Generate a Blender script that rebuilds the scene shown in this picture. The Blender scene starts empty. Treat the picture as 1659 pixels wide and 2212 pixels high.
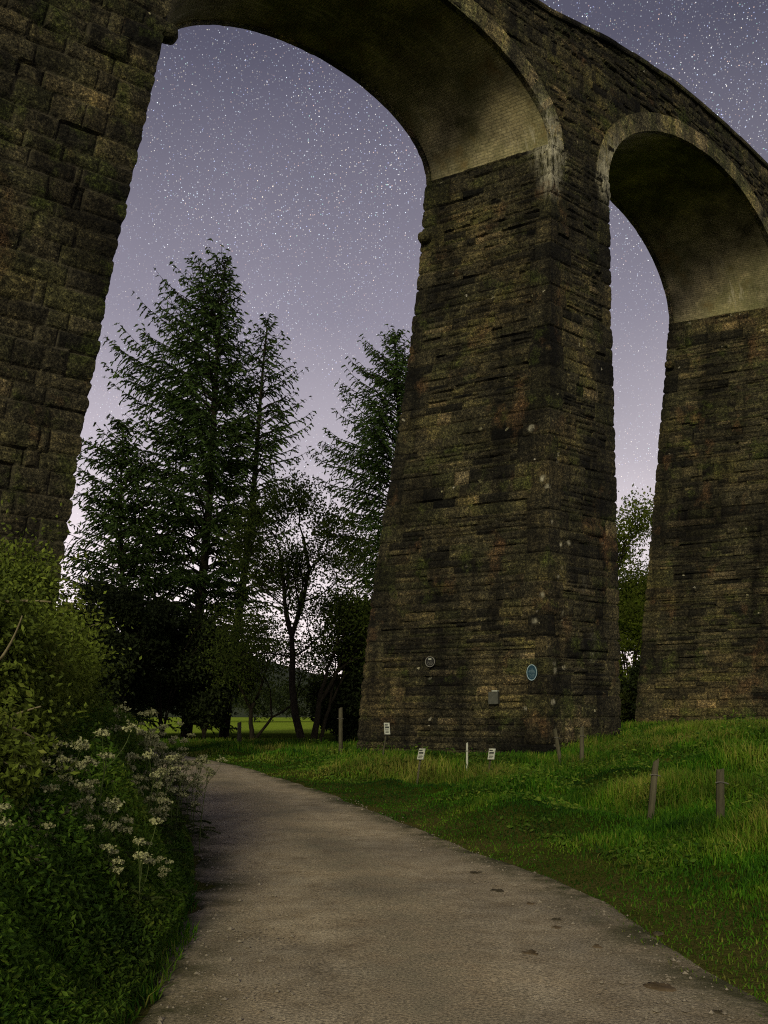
import bpy, math
import numpy as np
from mathutils import Vector

# ------------------------------------------------------------------ camera, sky, light
scene = bpy.context.scene
COL = scene.collection
EYE = 1.5
cam_d = bpy.data.cameras.new('camera')
cam = bpy.data.objects.new('camera', cam_d)
COL.objects.link(cam)
cam.location = (0, 0, EYE)
cam.rotation_euler = (math.radians(90), 0, 0)
cam_d.sensor_fit = 'HORIZONTAL'
cam_d.sensor_width = 36.0
cam_d.lens = 36.0 * 2000 / 1659
cam_d.shift_y = 434 / 1659
cam_d.clip_start = 0.1
cam_d.clip_end = 6000
scene.camera = cam

scene.view_settings.view_transform = 'Standard'
scene.view_settings.look = 'None'
scene.view_settings.exposure = 0
scene.view_settings.gamma = 1
scene.cycles.use_denoising = False
scene.cycles.max_bounces = 6
scene.cycles.transparent_max_bounces = 4
scene.cycles.sample_clamp_indirect = 3.0
scene.cycles.filter_width = 1.1
scene.cycles.caustics_reflective = False
scene.cycles.caustics_refractive = False

def N(nt, typ, loc=None, **kw):
    n = nt.nodes.new(typ)
    for k, v in kw.items():
        setattr(n, k, v)
    return n
def L(nt, a, b):
    nt.links.new(a, b)
def ramp(nt, stops, src=None, interp='LINEAR'):
    r = N(nt, 'ShaderNodeValToRGB')
    cr = r.color_ramp
    cr.interpolation = interp
    while len(cr.elements) < len(stops):
        cr.elements.new(0.5)
    for e, (p, c) in zip(cr.elements, stops):
        e.position = p
        e.color = (c[0], c[1], c[2], 1) if not isinstance(c, (int, float)) else (c, c, c, 1)
    if src is not None:
        L(nt, src, r.inputs[0])
    return r
def math_n(nt, op, a, b=None, clamp=False):
    m = N(nt, 'ShaderNodeMath', operation=op)
    m.use_clamp = clamp
    for i, x in enumerate((a, b)):
        if x is None:
            continue
        if isinstance(x, (int, float)):
            m.inputs[i].default_value = x
        else:
            L(nt, x, m.inputs[i])
    return m.outputs[0]
def mixc(nt, fac, a, b, blend='MIX'):
    m = N(nt, 'ShaderNodeMix', data_type='RGBA', blend_type=blend)
    for sock, x in ((m.inputs[0], fac), (m.inputs[6], a), (m.inputs[7], b)):
        if isinstance(x, (int, float)):
            sock.default_value = x
        elif isinstance(x, tuple):
            sock.default_value = (x[0], x[1], x[2], 1)
        else:
            L(nt, x, sock)
    return m.outputs[2]

SKY_GAIN = 1.12
def make_world():
    w = bpy.data.worlds.new('World')
    scene.world = w
    w.use_nodes = True
    nt = w.node_tree
    nt.nodes.clear()
    out = N(nt, 'ShaderNodeOutputWorld')
    bg = N(nt, 'ShaderNodeBackground')
    tc = N(nt, 'ShaderNodeTexCoord')
    nrm = N(nt, 'ShaderNodeVectorMath', operation='NORMALIZE')
    L(nt, tc.outputs['Generated'], nrm.inputs[0])
    sep = N(nt, 'ShaderNodeSeparateXYZ')
    L(nt, nrm.outputs[0], sep.inputs[0])
    x, y, z = sep.outputs
    # night glow: pale and pinkish over the horizon, dusky violet overhead
    sky = ramp(nt, [(0.0, (1.15, 1.0, .93)), (.10, (.98, .88, .87)), (.17, (.78, .71, .73)), (.26, (.50, .465, .51)),
                    (.39, (.260, .248, .305)), (.50, (.165, .160, .207)), (.58, (.092, .092, .132)), (.75, (.062, .063, .092)), (1, (.05, .05, .075))], z)
    # greyer and dimmer towards the east side (right of the arches)
    fx = math_n(nt, 'MULTIPLY', math_n(nt, 'ADD', x, -0.05), 1.6, True)
    grey = mixc(nt, 1.0, sky.outputs[0], (.80, .82, .80), 'MULTIPLY')
    skyc = mixc(nt, fx, sky.outputs[0], grey)
    skyc = mixc(nt, 1.0, skyc, (1.0, .985, 1.0), 'MULTIPLY')
    nz = N(nt, 'ShaderNodeTexNoise')
    nz.inputs['Scale'].default_value = 3.0
    nz.inputs['Detail'].default_value = 3
    L(nt, nrm.outputs[0], nz.inputs['Vector'])
    skyc = mixc(nt, 1.0, skyc, ramp(nt, [(.3, (.88, .88, .9)), (.7, (1.1, 1.08, 1.1))], nz.outputs[0]).outputs[0], 'MULTIPLY')
    total = skyc
    dn = N(nt, 'ShaderNodeTexNoise'); dn.inputs['Scale'].default_value = 9.0; dn.inputs['Detail'].default_value = 4
    L(nt, nrm.outputs[0], dn.inputs['Vector'])
    dens = ramp(nt, [(.35, .25), (.65, 1.35)], dn.outputs[0]).outputs[0]
    # three populations of stars
    for scale, rad, gain, keep, off in ((520, .30, .42, .10, 0.0), (290, .155, .85, .05, 3.7), (140, .070, .9, .0, 9.1)):
        mp = N(nt, 'ShaderNodeVectorMath', operation='ADD')
        L(nt, nrm.outputs[0], mp.inputs[0])
        mp.inputs[1].default_value = (off, off * .7, off * .3)
        v = N(nt, 'ShaderNodeTexVoronoi', feature='F1')
        v.inputs['Scale'].default_value = scale
        L(nt, mp.outputs[0], v.inputs['Vector'])
        disc = math_n(nt, 'SUBTRACT', 1.0, math_n(nt, 'DIVIDE', v.outputs['Distance'], rad), True)
        sc = N(nt, 'ShaderNodeSeparateColor')
        L(nt, v.outputs['Color'], sc.inputs[0])
        bright = math_n(nt, 'POWER', math_n(nt, 'DIVIDE', math_n(nt, 'SUBTRACT', sc.outputs[0], keep), 1 - keep, True), 2.0)
        amt = math_n(nt, 'MULTIPLY', math_n(nt, 'MULTIPLY', disc, bright), gain * 3)
        up = math_n(nt, 'MULTIPLY', math_n(nt, 'SUBTRACT', z, .08), 3.0, True)
        up = math_n(nt, 'MULTIPLY', up, dens)
        amt = math_n(nt, 'MULTIPLY', amt, up)
        tint = ramp(nt, [(0, (.45, .5, 1)), (.25, (.7, .9, 1)), (.5, (1, 1, 1)), (.75, (1, .92, .65)), (.9, (1, .6, .45)), (1, (.4, 1, .85))], sc.outputs[1])
        star = mixc(nt, 1.0, tint.outputs[0], amt, 'MULTIPLY')
        total = mixc(nt, 1.0, total, star, 'ADD')
    L(nt, total, bg.inputs[0])
    bg.inputs[1].default_value = SKY_GAIN
    L(nt, bg.outputs[0], out.inputs[0])
    w.cycles.sampling_method = 'MANUAL'
    w.cycles.sample_map_resolution = 256
make_world()

sun_d = bpy.data.lights.new('fill_sun', 'SUN')  # added warm lamp from behind the camera, to brighten track and stone
sun = bpy.data.objects.new('fill_sun', sun_d)
COL.objects.link(sun)
sun_d.energy = 2.1
sun_d.color = (1.0, .90, .60)
sun_d.angle = math.radians(13)
sun.rotation_euler = Vector((.21, .86, -.40)).to_track_quat('-Z', 'Y').to_euler()

# ------------------------------------------------------------------ helpers
def rng_of(seed):
    return np.random.default_rng(seed)

def add_obj(name, me, parent=None):
    o = bpy.data.objects.new(name, me)
    COL.objects.link(o)
    if parent is not None:
        o.parent = parent
        p = parent
        off = Vector((0, 0, 0))
        while p is not None:
            off += Vector(p.location)
            p = p.parent
        o.location = -off      # meshes are written in world coordinates unless told otherwise
    return o

def mesh_np(name, V, quads=None, tris=None, mat=None, smooth=False, attrs=None, uv=None):
    V = np.asarray(V, dtype=np.float32).reshape(-1, 3)
    me = bpy.data.meshes.new(name)
    q = np.zeros((0, 4), np.int32) if quads is None else np.asarray(quads, np.int32).reshape(-1, 4)
    t = np.zeros((0, 3), np.int32) if tris is None else np.asarray(tris, np.int32).reshape(-1, 3)
    loops = np.concatenate([q.ravel(), t.ravel()])
    starts = np.concatenate([np.arange(len(q)) * 4, len(q) * 4 + np.arange(len(t)) * 3]).astype(np.int32)
    me.vertices.add(len(V)); me.vertices.foreach_set('co', V.ravel())
    me.loops.add(len(loops)); me.loops.foreach_set('vertex_index', loops.astype(np.int32))
    me.polygons.add(len(starts)); me.polygons.foreach_set('loop_start', starts)
    me.update(calc_edges=True)
    me.polygons.foreach_set('use_smooth', np.full(len(starts), smooth, dtype=bool))
    for k, a in (attrs or {}).items():
        at = me.attributes.new(k, 'FLOAT', 'POINT')
        at.data.foreach_set('value', np.asarray(a, np.float32).ravel())
    if uv is not None:
        ul = me.uv_layers.new(name='UVMap')
        ul.data.foreach_set('uv', np.asarray(uv, np.float32)[loops].ravel())
    if mat is not None:
        me.materials.append(mat)
    me.validate()
    return me

def grid_quads(nr, nc, wrap=False, base=0):
    r = np.arange(nr - 1)[:, None]
    c = np.arange(nc if wrap else nc - 1)[None, :]
    c2 = (c + 1) % nc
    a = r * nc + c; b = r * nc + c2; d = (r + 1) * nc + c; e = (r + 1) * nc + c2
    return (np.stack([a, b, e, d], -1).reshape(-1, 4) + base)

def tag(o, label, cat, group=None, kind=None):
    o['label'] = label
    o['category'] = cat
    if group: o['group'] = group
    if kind: o['kind'] = kind
    return o
def thing(name, loc, label, cat, group=None):
    o = bpy.data.objects.new(name, None)
    o.empty_display_size = .2
    COL.objects.link(o)
    o.location = loc
    return tag(o, label, cat, group)
def structure(name, me):
    o = add_obj(name, me)
    o['kind'] = 'structure'
    return o

class MB:
    """collects shapes into one mesh"""
    def __init__(s): s.V = []; s.Q = []; s.T = []; s.n = 0; s.A = []
    def add(s, V, Q=None, T=None, tone=.5):
        V = np.asarray(V, float).reshape(-1, 3)
        s.V.append(V)
        if Q is not None and len(Q): s.Q.append(np.asarray(Q).reshape(-1, 4) + s.n)
        if T is not None and len(T): s.T.append(np.asarray(T).reshape(-1, 3) + s.n)
        s.A.append(np.full(len(V), tone) if np.isscalar(tone) else np.asarray(tone))
        s.n += len(V)
    def box(s, c, size, rz=0, tilt=(0, 0), bev=.0, tone=.5):
        x, y, z = [v / 2 for v in size]
        if bev > 0:
            # bevelled box: three stacked rings top and bottom
            rings = []
            for zz, ins in ((-z, bev), (-z + bev, 0), (z - bev, 0), (z, bev)):
                xx, yy = x - ins, y - ins
                rings.append([(-xx, -yy, zz), (xx, -yy, zz), (xx, yy, zz), (-xx, yy, zz)])
            V = np.array(rings).reshape(-1, 3)
            Q = grid_quads(4, 4, True)
            Q = np.concatenate([Q, [[3, 2, 1, 0], [12, 13, 14, 15]]])
        else:
            V = np.array([(-x, -y, -z), (x, -y, -z), (x, y, -z), (-x, y, -z), (-x, -y, z), (x, -y, z), (x, y, z), (-x, y, z)])
            Q = [[3, 2, 1, 0], [4, 5, 6, 7], [0, 1, 5, 4], [1, 2, 6, 5], [2, 3, 7, 6], [3, 0, 4, 7]]
        s.add(xf(V, c, rz, tilt), Q, tone=tone)
    def tube(s, P, R, k=6, tone=.5, cap=True):
        P = np.asarray(P, float); n = len(P)
        R = np.broadcast_to(np.asarray(R, float), (n,))
        T = np.gradient(P, axis=0); T /= np.linalg.norm(T, axis=1)[:, None] + 1e-9
        ref = np.where(np.abs(T[:, 2:3]) > .9, np.array([[1., 0, 0]]), np.array([[0, 0, 1.]]))
        A = np.cross(T, ref); A /= np.linalg.norm(A, axis=1)[:, None] + 1e-9
        B = np.cross(T, A)
        th = np.arange(k) / k * 2 * np.pi
        V = P[:, None, :] + R[:, None, None] * (np.cos(th)[None, :, None] * A[:, None, :] + np.sin(th)[None, :, None] * B[:, None, :])
        V = V.reshape(-1, 3)
        Q = grid_quads(n, k, True)
        Tt = []
        if cap:
            V = np.concatenate([V, P[:1], P[-1:]])
            i0, i1 = n * k, n * k + 1
            for j in range(k):
                Tt.append((i0, (j + 1) % k, j)); Tt.append((i1, (n - 1) * k + j, (n - 1) * k + (j + 1) % k))
        s.add(V, Q, Tt, tone)
    def mesh(s, name, mat, smooth=False):
        V = np.concatenate(s.V) if s.V else np.zeros((0, 3))
        return mesh_np(name, V, np.concatenate(s.Q) if s.Q else None, np.concatenate(s.T) if s.T else None, mat, smooth, {'tone': np.concatenate(s.A)} if s.A else None)
    def build(s, name, mat, parent=None, smooth=False):
        return add_obj(name, s.mesh(name, mat, smooth), parent)

def xf(V, c, rz=0, tilt=(0, 0)):
    V = np.asarray(V, float)
    a, b = tilt     # tilt about x then y
    ca, sa, cb, sb, cz, sz = math.cos(a), math.sin(a), math.cos(b), math.sin(b), math.cos(rz), math.sin(rz)
    Rx = np.array([[1, 0, 0], [0, ca, -sa], [0, sa, ca]])
    Ry = np.array([[cb, 0, sb], [0, 1, 0], [-sb, 0, cb]])
    Rz = np.array([[cz, -sz, 0], [sz, cz, 0], [0, 0, 1]])
    return V @ (Rz @ Ry @ Rx).T + np.asarray(c, float)

def vnoise(x, y, seed=0):
    """smooth value noise, vectorised, range 0..1"""
    x = np.asarray(x, float); y = np.asarray(y, float)
    xi = np.floor(x).astype(np.int64); yi = np.floor(y).astype(np.int64)
    fx = x - xi; fy = y - yi
    fx = fx * fx * (3 - 2 * fx); fy = fy * fy * (3 - 2 * fy)
    def h(a, b):
        n = (a * 374761393 + b * 668265263 + seed * 1442695041) & 0xffffffff
        n = ((n ^ (n >> 13)) * 1274126177) & 0xffffffff
        return ((n ^ (n >> 16)) & 0xffff) / 65535.0
    return (h(xi, yi) * (1 - fx) + h(xi + 1, yi) * fx) * (1 - fy) + (h(xi, yi + 1) * (1 - fx) + h(xi + 1, yi + 1) * fx) * fy
def fbm(x, y, seed=0, o=3):
    v = 0; a = .5; t = 0
    for i in range(o):
        v = v + a * vnoise(x * 2 ** i, y * 2 ** i, seed + i * 17); t += a; a *= .5
    return v / t

# ------------------------------------------------------------------ materials
def new_mat(name):
    m = bpy.data.materials.new(name)
    m.use_nodes = True
    nt = m.node_tree
    b = nt.nodes['Principled BSDF']
    b.inputs['Roughness'].default_value = .9
    b.inputs['Specular IOR Level'].default_value = .15
    return m, nt, b
def attr(nt, name):
    a = N(nt, 'ShaderNodeAttribute', attribute_name=name)
    return a.outputs['Fac']
def noise(nt, scale, detail=4, rough=.6, vec=None, stretch=None):
    n = N(nt, 'ShaderNodeTexNoise')
    n.inputs['Scale'].default_value = scale
    n.inputs['Detail'].default_value = detail
    n.inputs['Roughness'].default_value = rough
    if vec is None:
        tc = N(nt, 'ShaderNodeTexCoord'); vec = tc.outputs['Object']
    if stretch:
        mp = N(nt, 'ShaderNodeMapping'); mp.inputs['Scale'].default_value = stretch
        L(nt, vec, mp.inputs['Vector']); vec = mp.outputs[0]
    L(nt, vec, n.inputs['Vector'])
    return n.outputs[0]
def bump(nt, b, h, strength=.5, dist=.03):
    bp = N(nt, 'ShaderNodeBump')
    bp.inputs['Strength'].default_value = strength
    bp.inputs['Distance'].default_value = dist
    L(nt, h, bp.inputs['Height'])
    L(nt, bp.outputs[0], b.inputs['Normal'])

def stone_mat(name, dark=1.0, lichen=.5, mortar=.55, mossy=0.0):
    m, nt, b = new_mat(name)
    tone = attr(nt, 'tone'); joint = attr(nt, 'joint'); lime = attr(nt, 'lime')
    d = dark
    c = ramp(nt, [(0, (.008 * d, .009 * d, .008 * d)), (.28, (.030 * d, .030 * d, .023 * d)), (.5, (.088 * d, .083 * d, .054 * d)),
                  (.66, (.066 * d, .072 * d, .036 * d)), (.82, (.15 * d, .130 * d, .082 * d)), (1, (.25 * d, .22 * d, .145 * d))], tone).outputs[0]
    bed = noise(nt, 1.0, 4, .65, stretch=(1.1, 1.1, 7.0))      # the bedding of the gritstone
    c = mixc(nt, 1.0, c, ramp(nt, [(.34, (.55, .55, .56)), (.52, (1, 1, 1)), (.68, (1.45, 1.42, 1.3))], bed).outputs[0], 'MULTIPLY')
    big = noise(nt, .35, 4, .6)
    c = mixc(nt, 1.0, c, ramp(nt, [(.34, (.38, .37, .38)), (.5, (1, 1, 1)), (.66, (1.9, 1.7, 1.4))], big).outputs[0], 'MULTIPLY')
    streak = noise(nt, 1.0, 3, .6, stretch=(1.1, 1.1, .12))
    c = mixc(nt, 1.0, c, ramp(nt, [(.34, (.36, .36, .38)), (.55, (1.15, 1.12, 1.04))], streak).outputs[0], 'MULTIPLY')
    moss = noise(nt, .9, 5, .65)
    c = mixc(nt, ramp(nt, [(.56 - mossy, 0), (.74 - mossy, .65 + mossy)], moss).outputs[0], c, (.045, .062, .012))
    rust = noise(nt, .55, 4, .6, stretch=(1.3, 1.3, 1.0))
    c = mixc(nt, ramp(nt, [(.60, 0), (.75, .5)], rust).outputs[0], c, (.13, .075, .038))
    fine = noise(nt, 9, 6, .75)
    grit = noise(nt, 24, 4, .8)
    c = mixc(nt, 1.0, c, ramp(nt, [(.36, (.18, .18, .19)), (.5, (.95, .95, .95)), (.64, (2.6, 2.5, 2.25))], grit).outputs[0], 'MULTIPLY')
    c = mixc(nt, 1.0, c, ramp(nt, [(.32, (.22, .22, .23)), (.5, (.92, .92, .92)), (.68, (2.5, 2.4, 2.1))], fine).outputs[0], 'MULTIPLY')
    c = mixc(nt, math_n(nt, 'MULTIPLY', joint, ramp(nt, [(.45, .0), (.66, mortar)], noise(nt, 1.3, 3)).outputs[0]), c, (.15 * d, .135 * d, .09 * d))
    # lichen: small pale patches of their own
    v = N(nt, 'ShaderNodeTexVoronoi', feature='F1')
    v.inputs['Scale'].default_value = 2.3
    tc = N(nt, 'ShaderNodeTexCoord')
    wob = N(nt, 'ShaderNodeTexNoise'); wob.inputs['Scale'].default_value = 7; wob.inputs['Detail'].default_value = 4
    L(nt, tc.outputs['Object'], wob.inputs['Vector'])
    ad = N(nt, 'ShaderNodeVectorMath', operation='MULTIPLY_ADD')
    L(nt, wob.outputs['Color'], ad.inputs[0]); ad.inputs[1].default_value = (.22, .22, .22); L(nt, tc.outputs['Object'], ad.inputs[2])
    L(nt, ad.outputs[0], v.inputs['Vector'])
    s3 = N(nt, 'ShaderNodeSeparateColor'); L(nt, v.outputs['Color'], s3.inputs[0])
    size = math_n(nt, 'MULTIPLY', math_n(nt, 'SUBTRACT', s3.outputs[0], .55, True), .36 * lichen * 2)
    spot = math_n(nt, 'LESS_THAN', v.outputs['Distance'], size)
    spot = math_n(nt, 'MULTIPLY', spot, ramp(nt, [(.5, 0), (.62, .85)], noise(nt, .42, 3)).outputs[0])
    c = mixc(nt, spot, c, mixc(nt, s3.outputs[1], (.33, .31, .16), (.42, .40, .33)))
    # lime run-off where the mortar has leached
    ln = ramp(nt, [(.40, 0), (.60, 1)], noise(nt, 5, 5, .7, stretch=(1.6, 1.6, .45))).outputs[0]
    c = mixc(nt, math_n(nt, 'MULTIPLY', lime, ln, True), c, (.47, .45, .33))
    L(nt, c, b.inputs['Base Color'])
    bump(nt, b, math_n(nt, 'ADD', math_n(nt, 'ADD', fine, math_n(nt, 'MULTIPLY', bed, .5)), math_n(nt, 'MULTIPLY', noise(nt, 3.2, 4), 1.4)), 1.0, .07)
    return m

def brick_mat():
    m, nt, b = new_mat('brick_lining')
    uv = N(nt, 'ShaderNodeUVMap')
    br = N(nt, 'ShaderNodeTexBrick')
    br.inputs['Scale'].default_value = 1.0
    br.inputs['Brick Width'].default_value = .27
    br.inputs['Row Height'].default_value = .095
    br.inputs['Mortar Size'].default_value = .012
    br.inputs['Color1'].default_value = (.32, .28, .165, 1)
    br.inputs['Color2'].default_value = (.25, .215, .125, 1)
    br.inputs['Mortar'].default_value = (.16, .145, .09, 1)
    L(nt, uv.outputs[0], br.inputs['Vector'])
    c = br.outputs['Color']
    c = mixc(nt, 1.0, c, ramp(nt, [(.34, (.30, .30, .28)), (.5, (.95, .95, .95)), (.68, (1.8, 1.75, 1.6))], noise(nt, .55, 6, .7)).outputs[0], 'MULTIPLY')
    c = mixc(nt, ramp(nt, [(.46, 0), (.64, .75)], noise(nt, .4, 5, .65)).outputs[0], c, (.105, .11, .045))
    c = mixc(nt, ramp(nt, [(.58, 0), (.72, .5)], noise(nt, .8, 4)).outputs[0], c, (.21, .125, .05))
    c = mixc(nt, 1.0, c, ramp(nt, [(.3, (.55, .55, .55)), (.7, (1.45, 1.45, 1.4))], noise(nt, 14, 5, .75)).outputs[0], 'MULTIPLY')
    run = ramp(nt, [(.54, 0), (.66, .8)], noise(nt, 2.4, 4, .7, uv.outputs[0], (2.2, .28, 1))).outputs[0]
    c = mixc(nt, math_n(nt, 'MULTIPLY', run, ramp(nt, [(.5, 0), (.62, 1)], noise(nt, .45, 2)).outputs[0]), c, (.42, .39, .28))
    L(nt, c, b.inputs['Base Color'])
    bump(nt, b, math_n(nt, 'ADD', br.outputs['Fac'], noise(nt, 5, 5)), -.35, .02)
    return m

def leaf_mat(name, stops, trans=.25, rough=.7):
    m, nt, b = new_mat(name)
    tone = attr(nt, 'tone')
    c = ramp(nt, stops, tone).outputs[0]
    c = mixc(nt, 1.0, c, ramp(nt, [(.35, (.6, .6, .6)), (.65, (1.35, 1.35, 1.2))], noise(nt, .9, 3)).outputs[0], 'MULTIPLY')
    L(nt, c, b.inputs['Base Color'])
    b.inputs['Roughness'].default_value = rough
    if trans > 0:
        tr = N(nt, 'ShaderNodeBsdfTranslucent')
        L(nt, c, tr.inputs['Color'])
        mx = N(nt, 'ShaderNodeMixShader')
        mx.inputs[0].default_value = trans
        out = nt.nodes['Material Output']
        L(nt, b.outputs[0], mx.inputs[1]); L(nt, tr.outputs[0], mx.inputs[2])
        L(nt, mx.outputs[0], out.inputs['Surface'])
    return m
def simple_mat(name, c1, c2, scale=6, rough=.85, bstr=.4, stretch=None):
    m, nt, b = new_mat(name)
    n = noise(nt, scale, 6, .7, stretch=stretch)
    L(nt, ramp(nt, [(.3, c1), (.7, c2)], n).outputs[0], b.inputs['Base Color'])
    b.inputs['Roughness'].default_value = rough
    bump(nt, b, n, bstr, .01)
    return m

M_STONE = stone_mat('weathered_gritstone', .47, .5, .15)
M_STONE_NEAR = stone_mat('weathered_gritstone_large', .56, .55, 1.0, .04)
M_RING = stone_mat('dressed_ring_stone', 1.15, .6)
M_BRICK = brick_mat()
M_CONIFER = leaf_mat('conifer_needles', [(0, (.016, .032, .010)), (.5, (.042, .078, .018)), (1, (.080, .120, .030))], .3)
M_BROAD = leaf_mat('broad_leaves', [(0, (.018, .030, .008)), (.5, (.045, .068, .014)), (1, (.085, .095, .024))], .3)
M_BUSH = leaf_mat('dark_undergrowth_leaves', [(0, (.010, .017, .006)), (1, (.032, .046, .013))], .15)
M_ALDER = leaf_mat('alder_leaves', [(0, (.045, .075, .014)), (1, (.125, .170, .032))], .55)
M_HEDGE = leaf_mat('hedge_leaves', [(0, (.045, .070, .012)), (.4, (.105, .145, .020)), (.75, (.145, .195, .026)), (1, (.205, .225, .050))], .25)
M_BRIGHT = leaf_mat('fresh_leaves', [(0, (.11, .17, .015)), (1, (.25, .30, .05))], .65)
M_BARK = simple_mat('bark', (.010, .009, .006), (.034, .028, .019), 9, .95, .8, (1, 1, .3))
M_TWIG = simple_mat('dead_twig', (.13, .115, .06), (.24, .21, .12), 12)
M_STEM = simple_mat('parsley_stem', (.05, .075, .018), (.09, .12, .035), 8)
M_FLOWER = simple_mat('parsley_flower', (.17, .19, .075), (.46, .46, .25), 40, .8)
M_FERN = leaf_mat('parsley_leaf', [(0, (.03, .05, .012)), (1, (.075, .10, .025))], .3)
M_WOOD = simple_mat('grey_post_wood', (.030, .029, .017), (.11, .102, .064), 8, .9, .6, (1, 1, .15))
M_WHITE = simple_mat('pale_paint', (.28, .30, .25), (.46, .48, .40), 14, .6, .1)
M_INK = simple_mat('dark_print', (.02, .025, .025), (.05, .055, .05), 20, .6, .0)
M_BLUE = simple_mat('blue_enamel', (.010, .035, .055), (.018, .055, .085), 20, .35, .0)
M_BLUERIM = simple_mat('pale_blue_enamel', (.22, .33, .37), (.33, .44, .48), 20, .4, .0)
M_BLUETEXT = simple_mat('faded_blue_lettering', (.13, .21, .24), (.19, .28, .31), 20, .5, 0)
M_BLACKPL = simple_mat('black_enamel', (.012, .012, .012), (.022, .022, .02), 20, .4, .0)
M_GREYRIM = simple_mat('grey_metal_rim', (.15, .15, .13), (.23, .23, .20), 20, .5, .0)
M_WIRE = simple_mat('fence_wire', (.10, .10, .09), (.17, .16, .13), 20, .5, .0)

def ground_mat():
    m, nt, b = new_mat('turf_soil')
    b.inputs['Specular IOR Level'].default_value = 0.0
    b.inputs['Roughness'].default_value = 1.0
    n1 = noise(nt, .16, 4, .6); n2 = noise(nt, 1.4, 5, .7); n3 = noise(nt, 22, 4, .8)
    c = ramp(nt, [(.3, (.020, .034, .006)), (.5, (.042, .066, .009)), (.7, (.075, .078, .018))], n2).outputs[0]
    c = mixc(nt, 1.0, c, ramp(nt, [(.3, (.6, .7, .6)), (.7, (1.35, 1.25, 1.1))], n1).outputs[0], 'MULTIPLY')
    c = mixc(nt, 1.0, c, ramp(nt, [(.3, (.4, .4, .4)), (.7, (1.7, 1.7, 1.6))], n3).outputs[0], 'MULTIPLY')
    # open pasture past the trees: its brightness under open sky, put into the grass colour
    field = attr(nt, 'field')
    c = mixc(nt, field, c, ramp(nt, [(.3, (.17, .28, .02)), (.7, (.29, .37, .05))], noise(nt, .3, 4)).outputs[0])
    bare = attr(nt, 'bare')
    c = mixc(nt, math_n(nt, 'MULTIPLY', bare, ramp(nt, [(.35, .2), (.6, 1)], noise(nt, 1.1, 4)).outputs[0]), c, ramp(nt, [(.3, (.060, .066, .018)), (.7, (.15, .125, .042))], n3).outputs[0])
    L(nt, c, b.inputs['Base Color'])
    bump(nt, b, math_n(nt, 'ADD', n3, n2), .8, .05)
    return m
def track_mat():
    m, nt, b = new_mat('gravel_track')
    n1 = noise(nt, .55, 4, .6); n2 = noise(nt, 3.0, 5, .7); n3 = noise(nt, 60, 3, .8)
    c = ramp(nt, [(.30, (.30, .245, .165)), (.5, (.41, .35, .25)), (.7, (.50, .44, .325))], n2).outputs[0]
    c = mixc(nt, 1.0, c, ramp(nt, [(.32, (.62, .63, .66)), (.68, (1.28, 1.24, 1.16))], n1).outputs[0], 'MULTIPLY')
    c = mixc(nt, 1.0, c, ramp(nt, [(.28, (.22, .22, .22)), (.5, (.95, .95, .95)), (.72, (1.9, 1.85, 1.8))], n3).outputs[0], 'MULTIPLY')
    rut = attr(nt, 'rut')          # 1 in the wheel tracks, 0 in the crown and at the edges
    c = mixc(nt, math_n(nt, 'MULTIPLY', math_n(nt, 'SUBTRACT', 1.0, rut), ramp(nt, [(.40, 0), (.62, .75)], n2).outputs[0]), c, (.085, .082, .042))
    edge = attr(nt, 'edge')
    c = mixc(nt, math_n(nt, 'MULTIPLY', edge, ramp(nt, [(.38, .1), (.58, 1)], noise(nt, 2.1, 5, .7)).outputs[0]), c, (.055, .058, .022))
    L(nt, c, b.inputs['Base Color'])
    bump(nt, b, math_n(nt, 'ADD', n3, n2), .7, .02)
    return m
M_GROUND = ground_mat()
M_TRACK = track_mat()
M_HILL = simple_mat('distant_hill_grass', (.020, .030, .018), (.05, .062, .034), .02, .95, 0)

# ------------------------------------------------------------------ ground and track
TRK = np.array([(.36, -8), (.36, 0), (.32, 4.46), (.08, 7.1), (-.48, 9.7), (-1.2, 12.5), (-2.3, 16.5), (-3.85, 21), (-5.6, 26), (-7.9, 31), (-11, 36.5), (-16, 43), (-24, 50), (-40, 60)], float)
def smooth_path(P, n):
    P = np.asarray(P, float)
    d = np.r_[0, np.cumsum(np.linalg.norm(np.diff(P, axis=0), axis=1))]
    T = np.gradient(P, d, axis=0)
    s = np.linspace(0, d[-1], n)
    return hermite(d, P, T, s), s
def hermite(d, P, T, s):
    i = np.clip(np.searchsorted(d, s, 'right') - 1, 0, len(d) - 2)
    h = (d[i + 1] - d[i]); t = ((s - d[i]) / h)[:, None]; h = h[:, None]
    return (2 * t**3 - 3 * t**2 + 1) * P[i] + (t**3 - 2 * t**2 + t) * h * T[i] + (-2 * t**3 + 3 * t**2) * P[i + 1] + (t**3 - t**2) * h * T[i + 1]
TRK_C, _ = smooth_path(TRK, 260)
def track_dist(x, y):
    """distance to the track's centre line; positive on its right-hand side"""
    x = np.asarray(x, float).ravel(); y = np.asarray(y, float).ravel()
    out = np.empty(len(x)); sgn = np.empty(len(x))
    tang = np.gradient(TRK_C, axis=0)
    for a in range(0, len(x), 20000):
        b = slice(a, a + 20000)
        D = (x[b, None] - TRK_C[None, :, 0])**2 + (y[b, None] - TRK_C[None, :, 1])**2
        j = D.argmin(1)
        out[b] = np.sqrt(D[np.arange(len(j)), j])
        v = np.stack([x[b] - TRK_C[j, 0], y[b] - TRK_C[j, 1]], 1)
        sgn[b] = np.sign(tang[j, 0] * v[:, 1] - tang[j, 1] * v[:, 0])
    return out * -sgn
def sstep(a, b, x):
    t = np.clip((x - a) / (b - a), 0, 1)
    return t * t * (3 - 2 * t)
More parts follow.
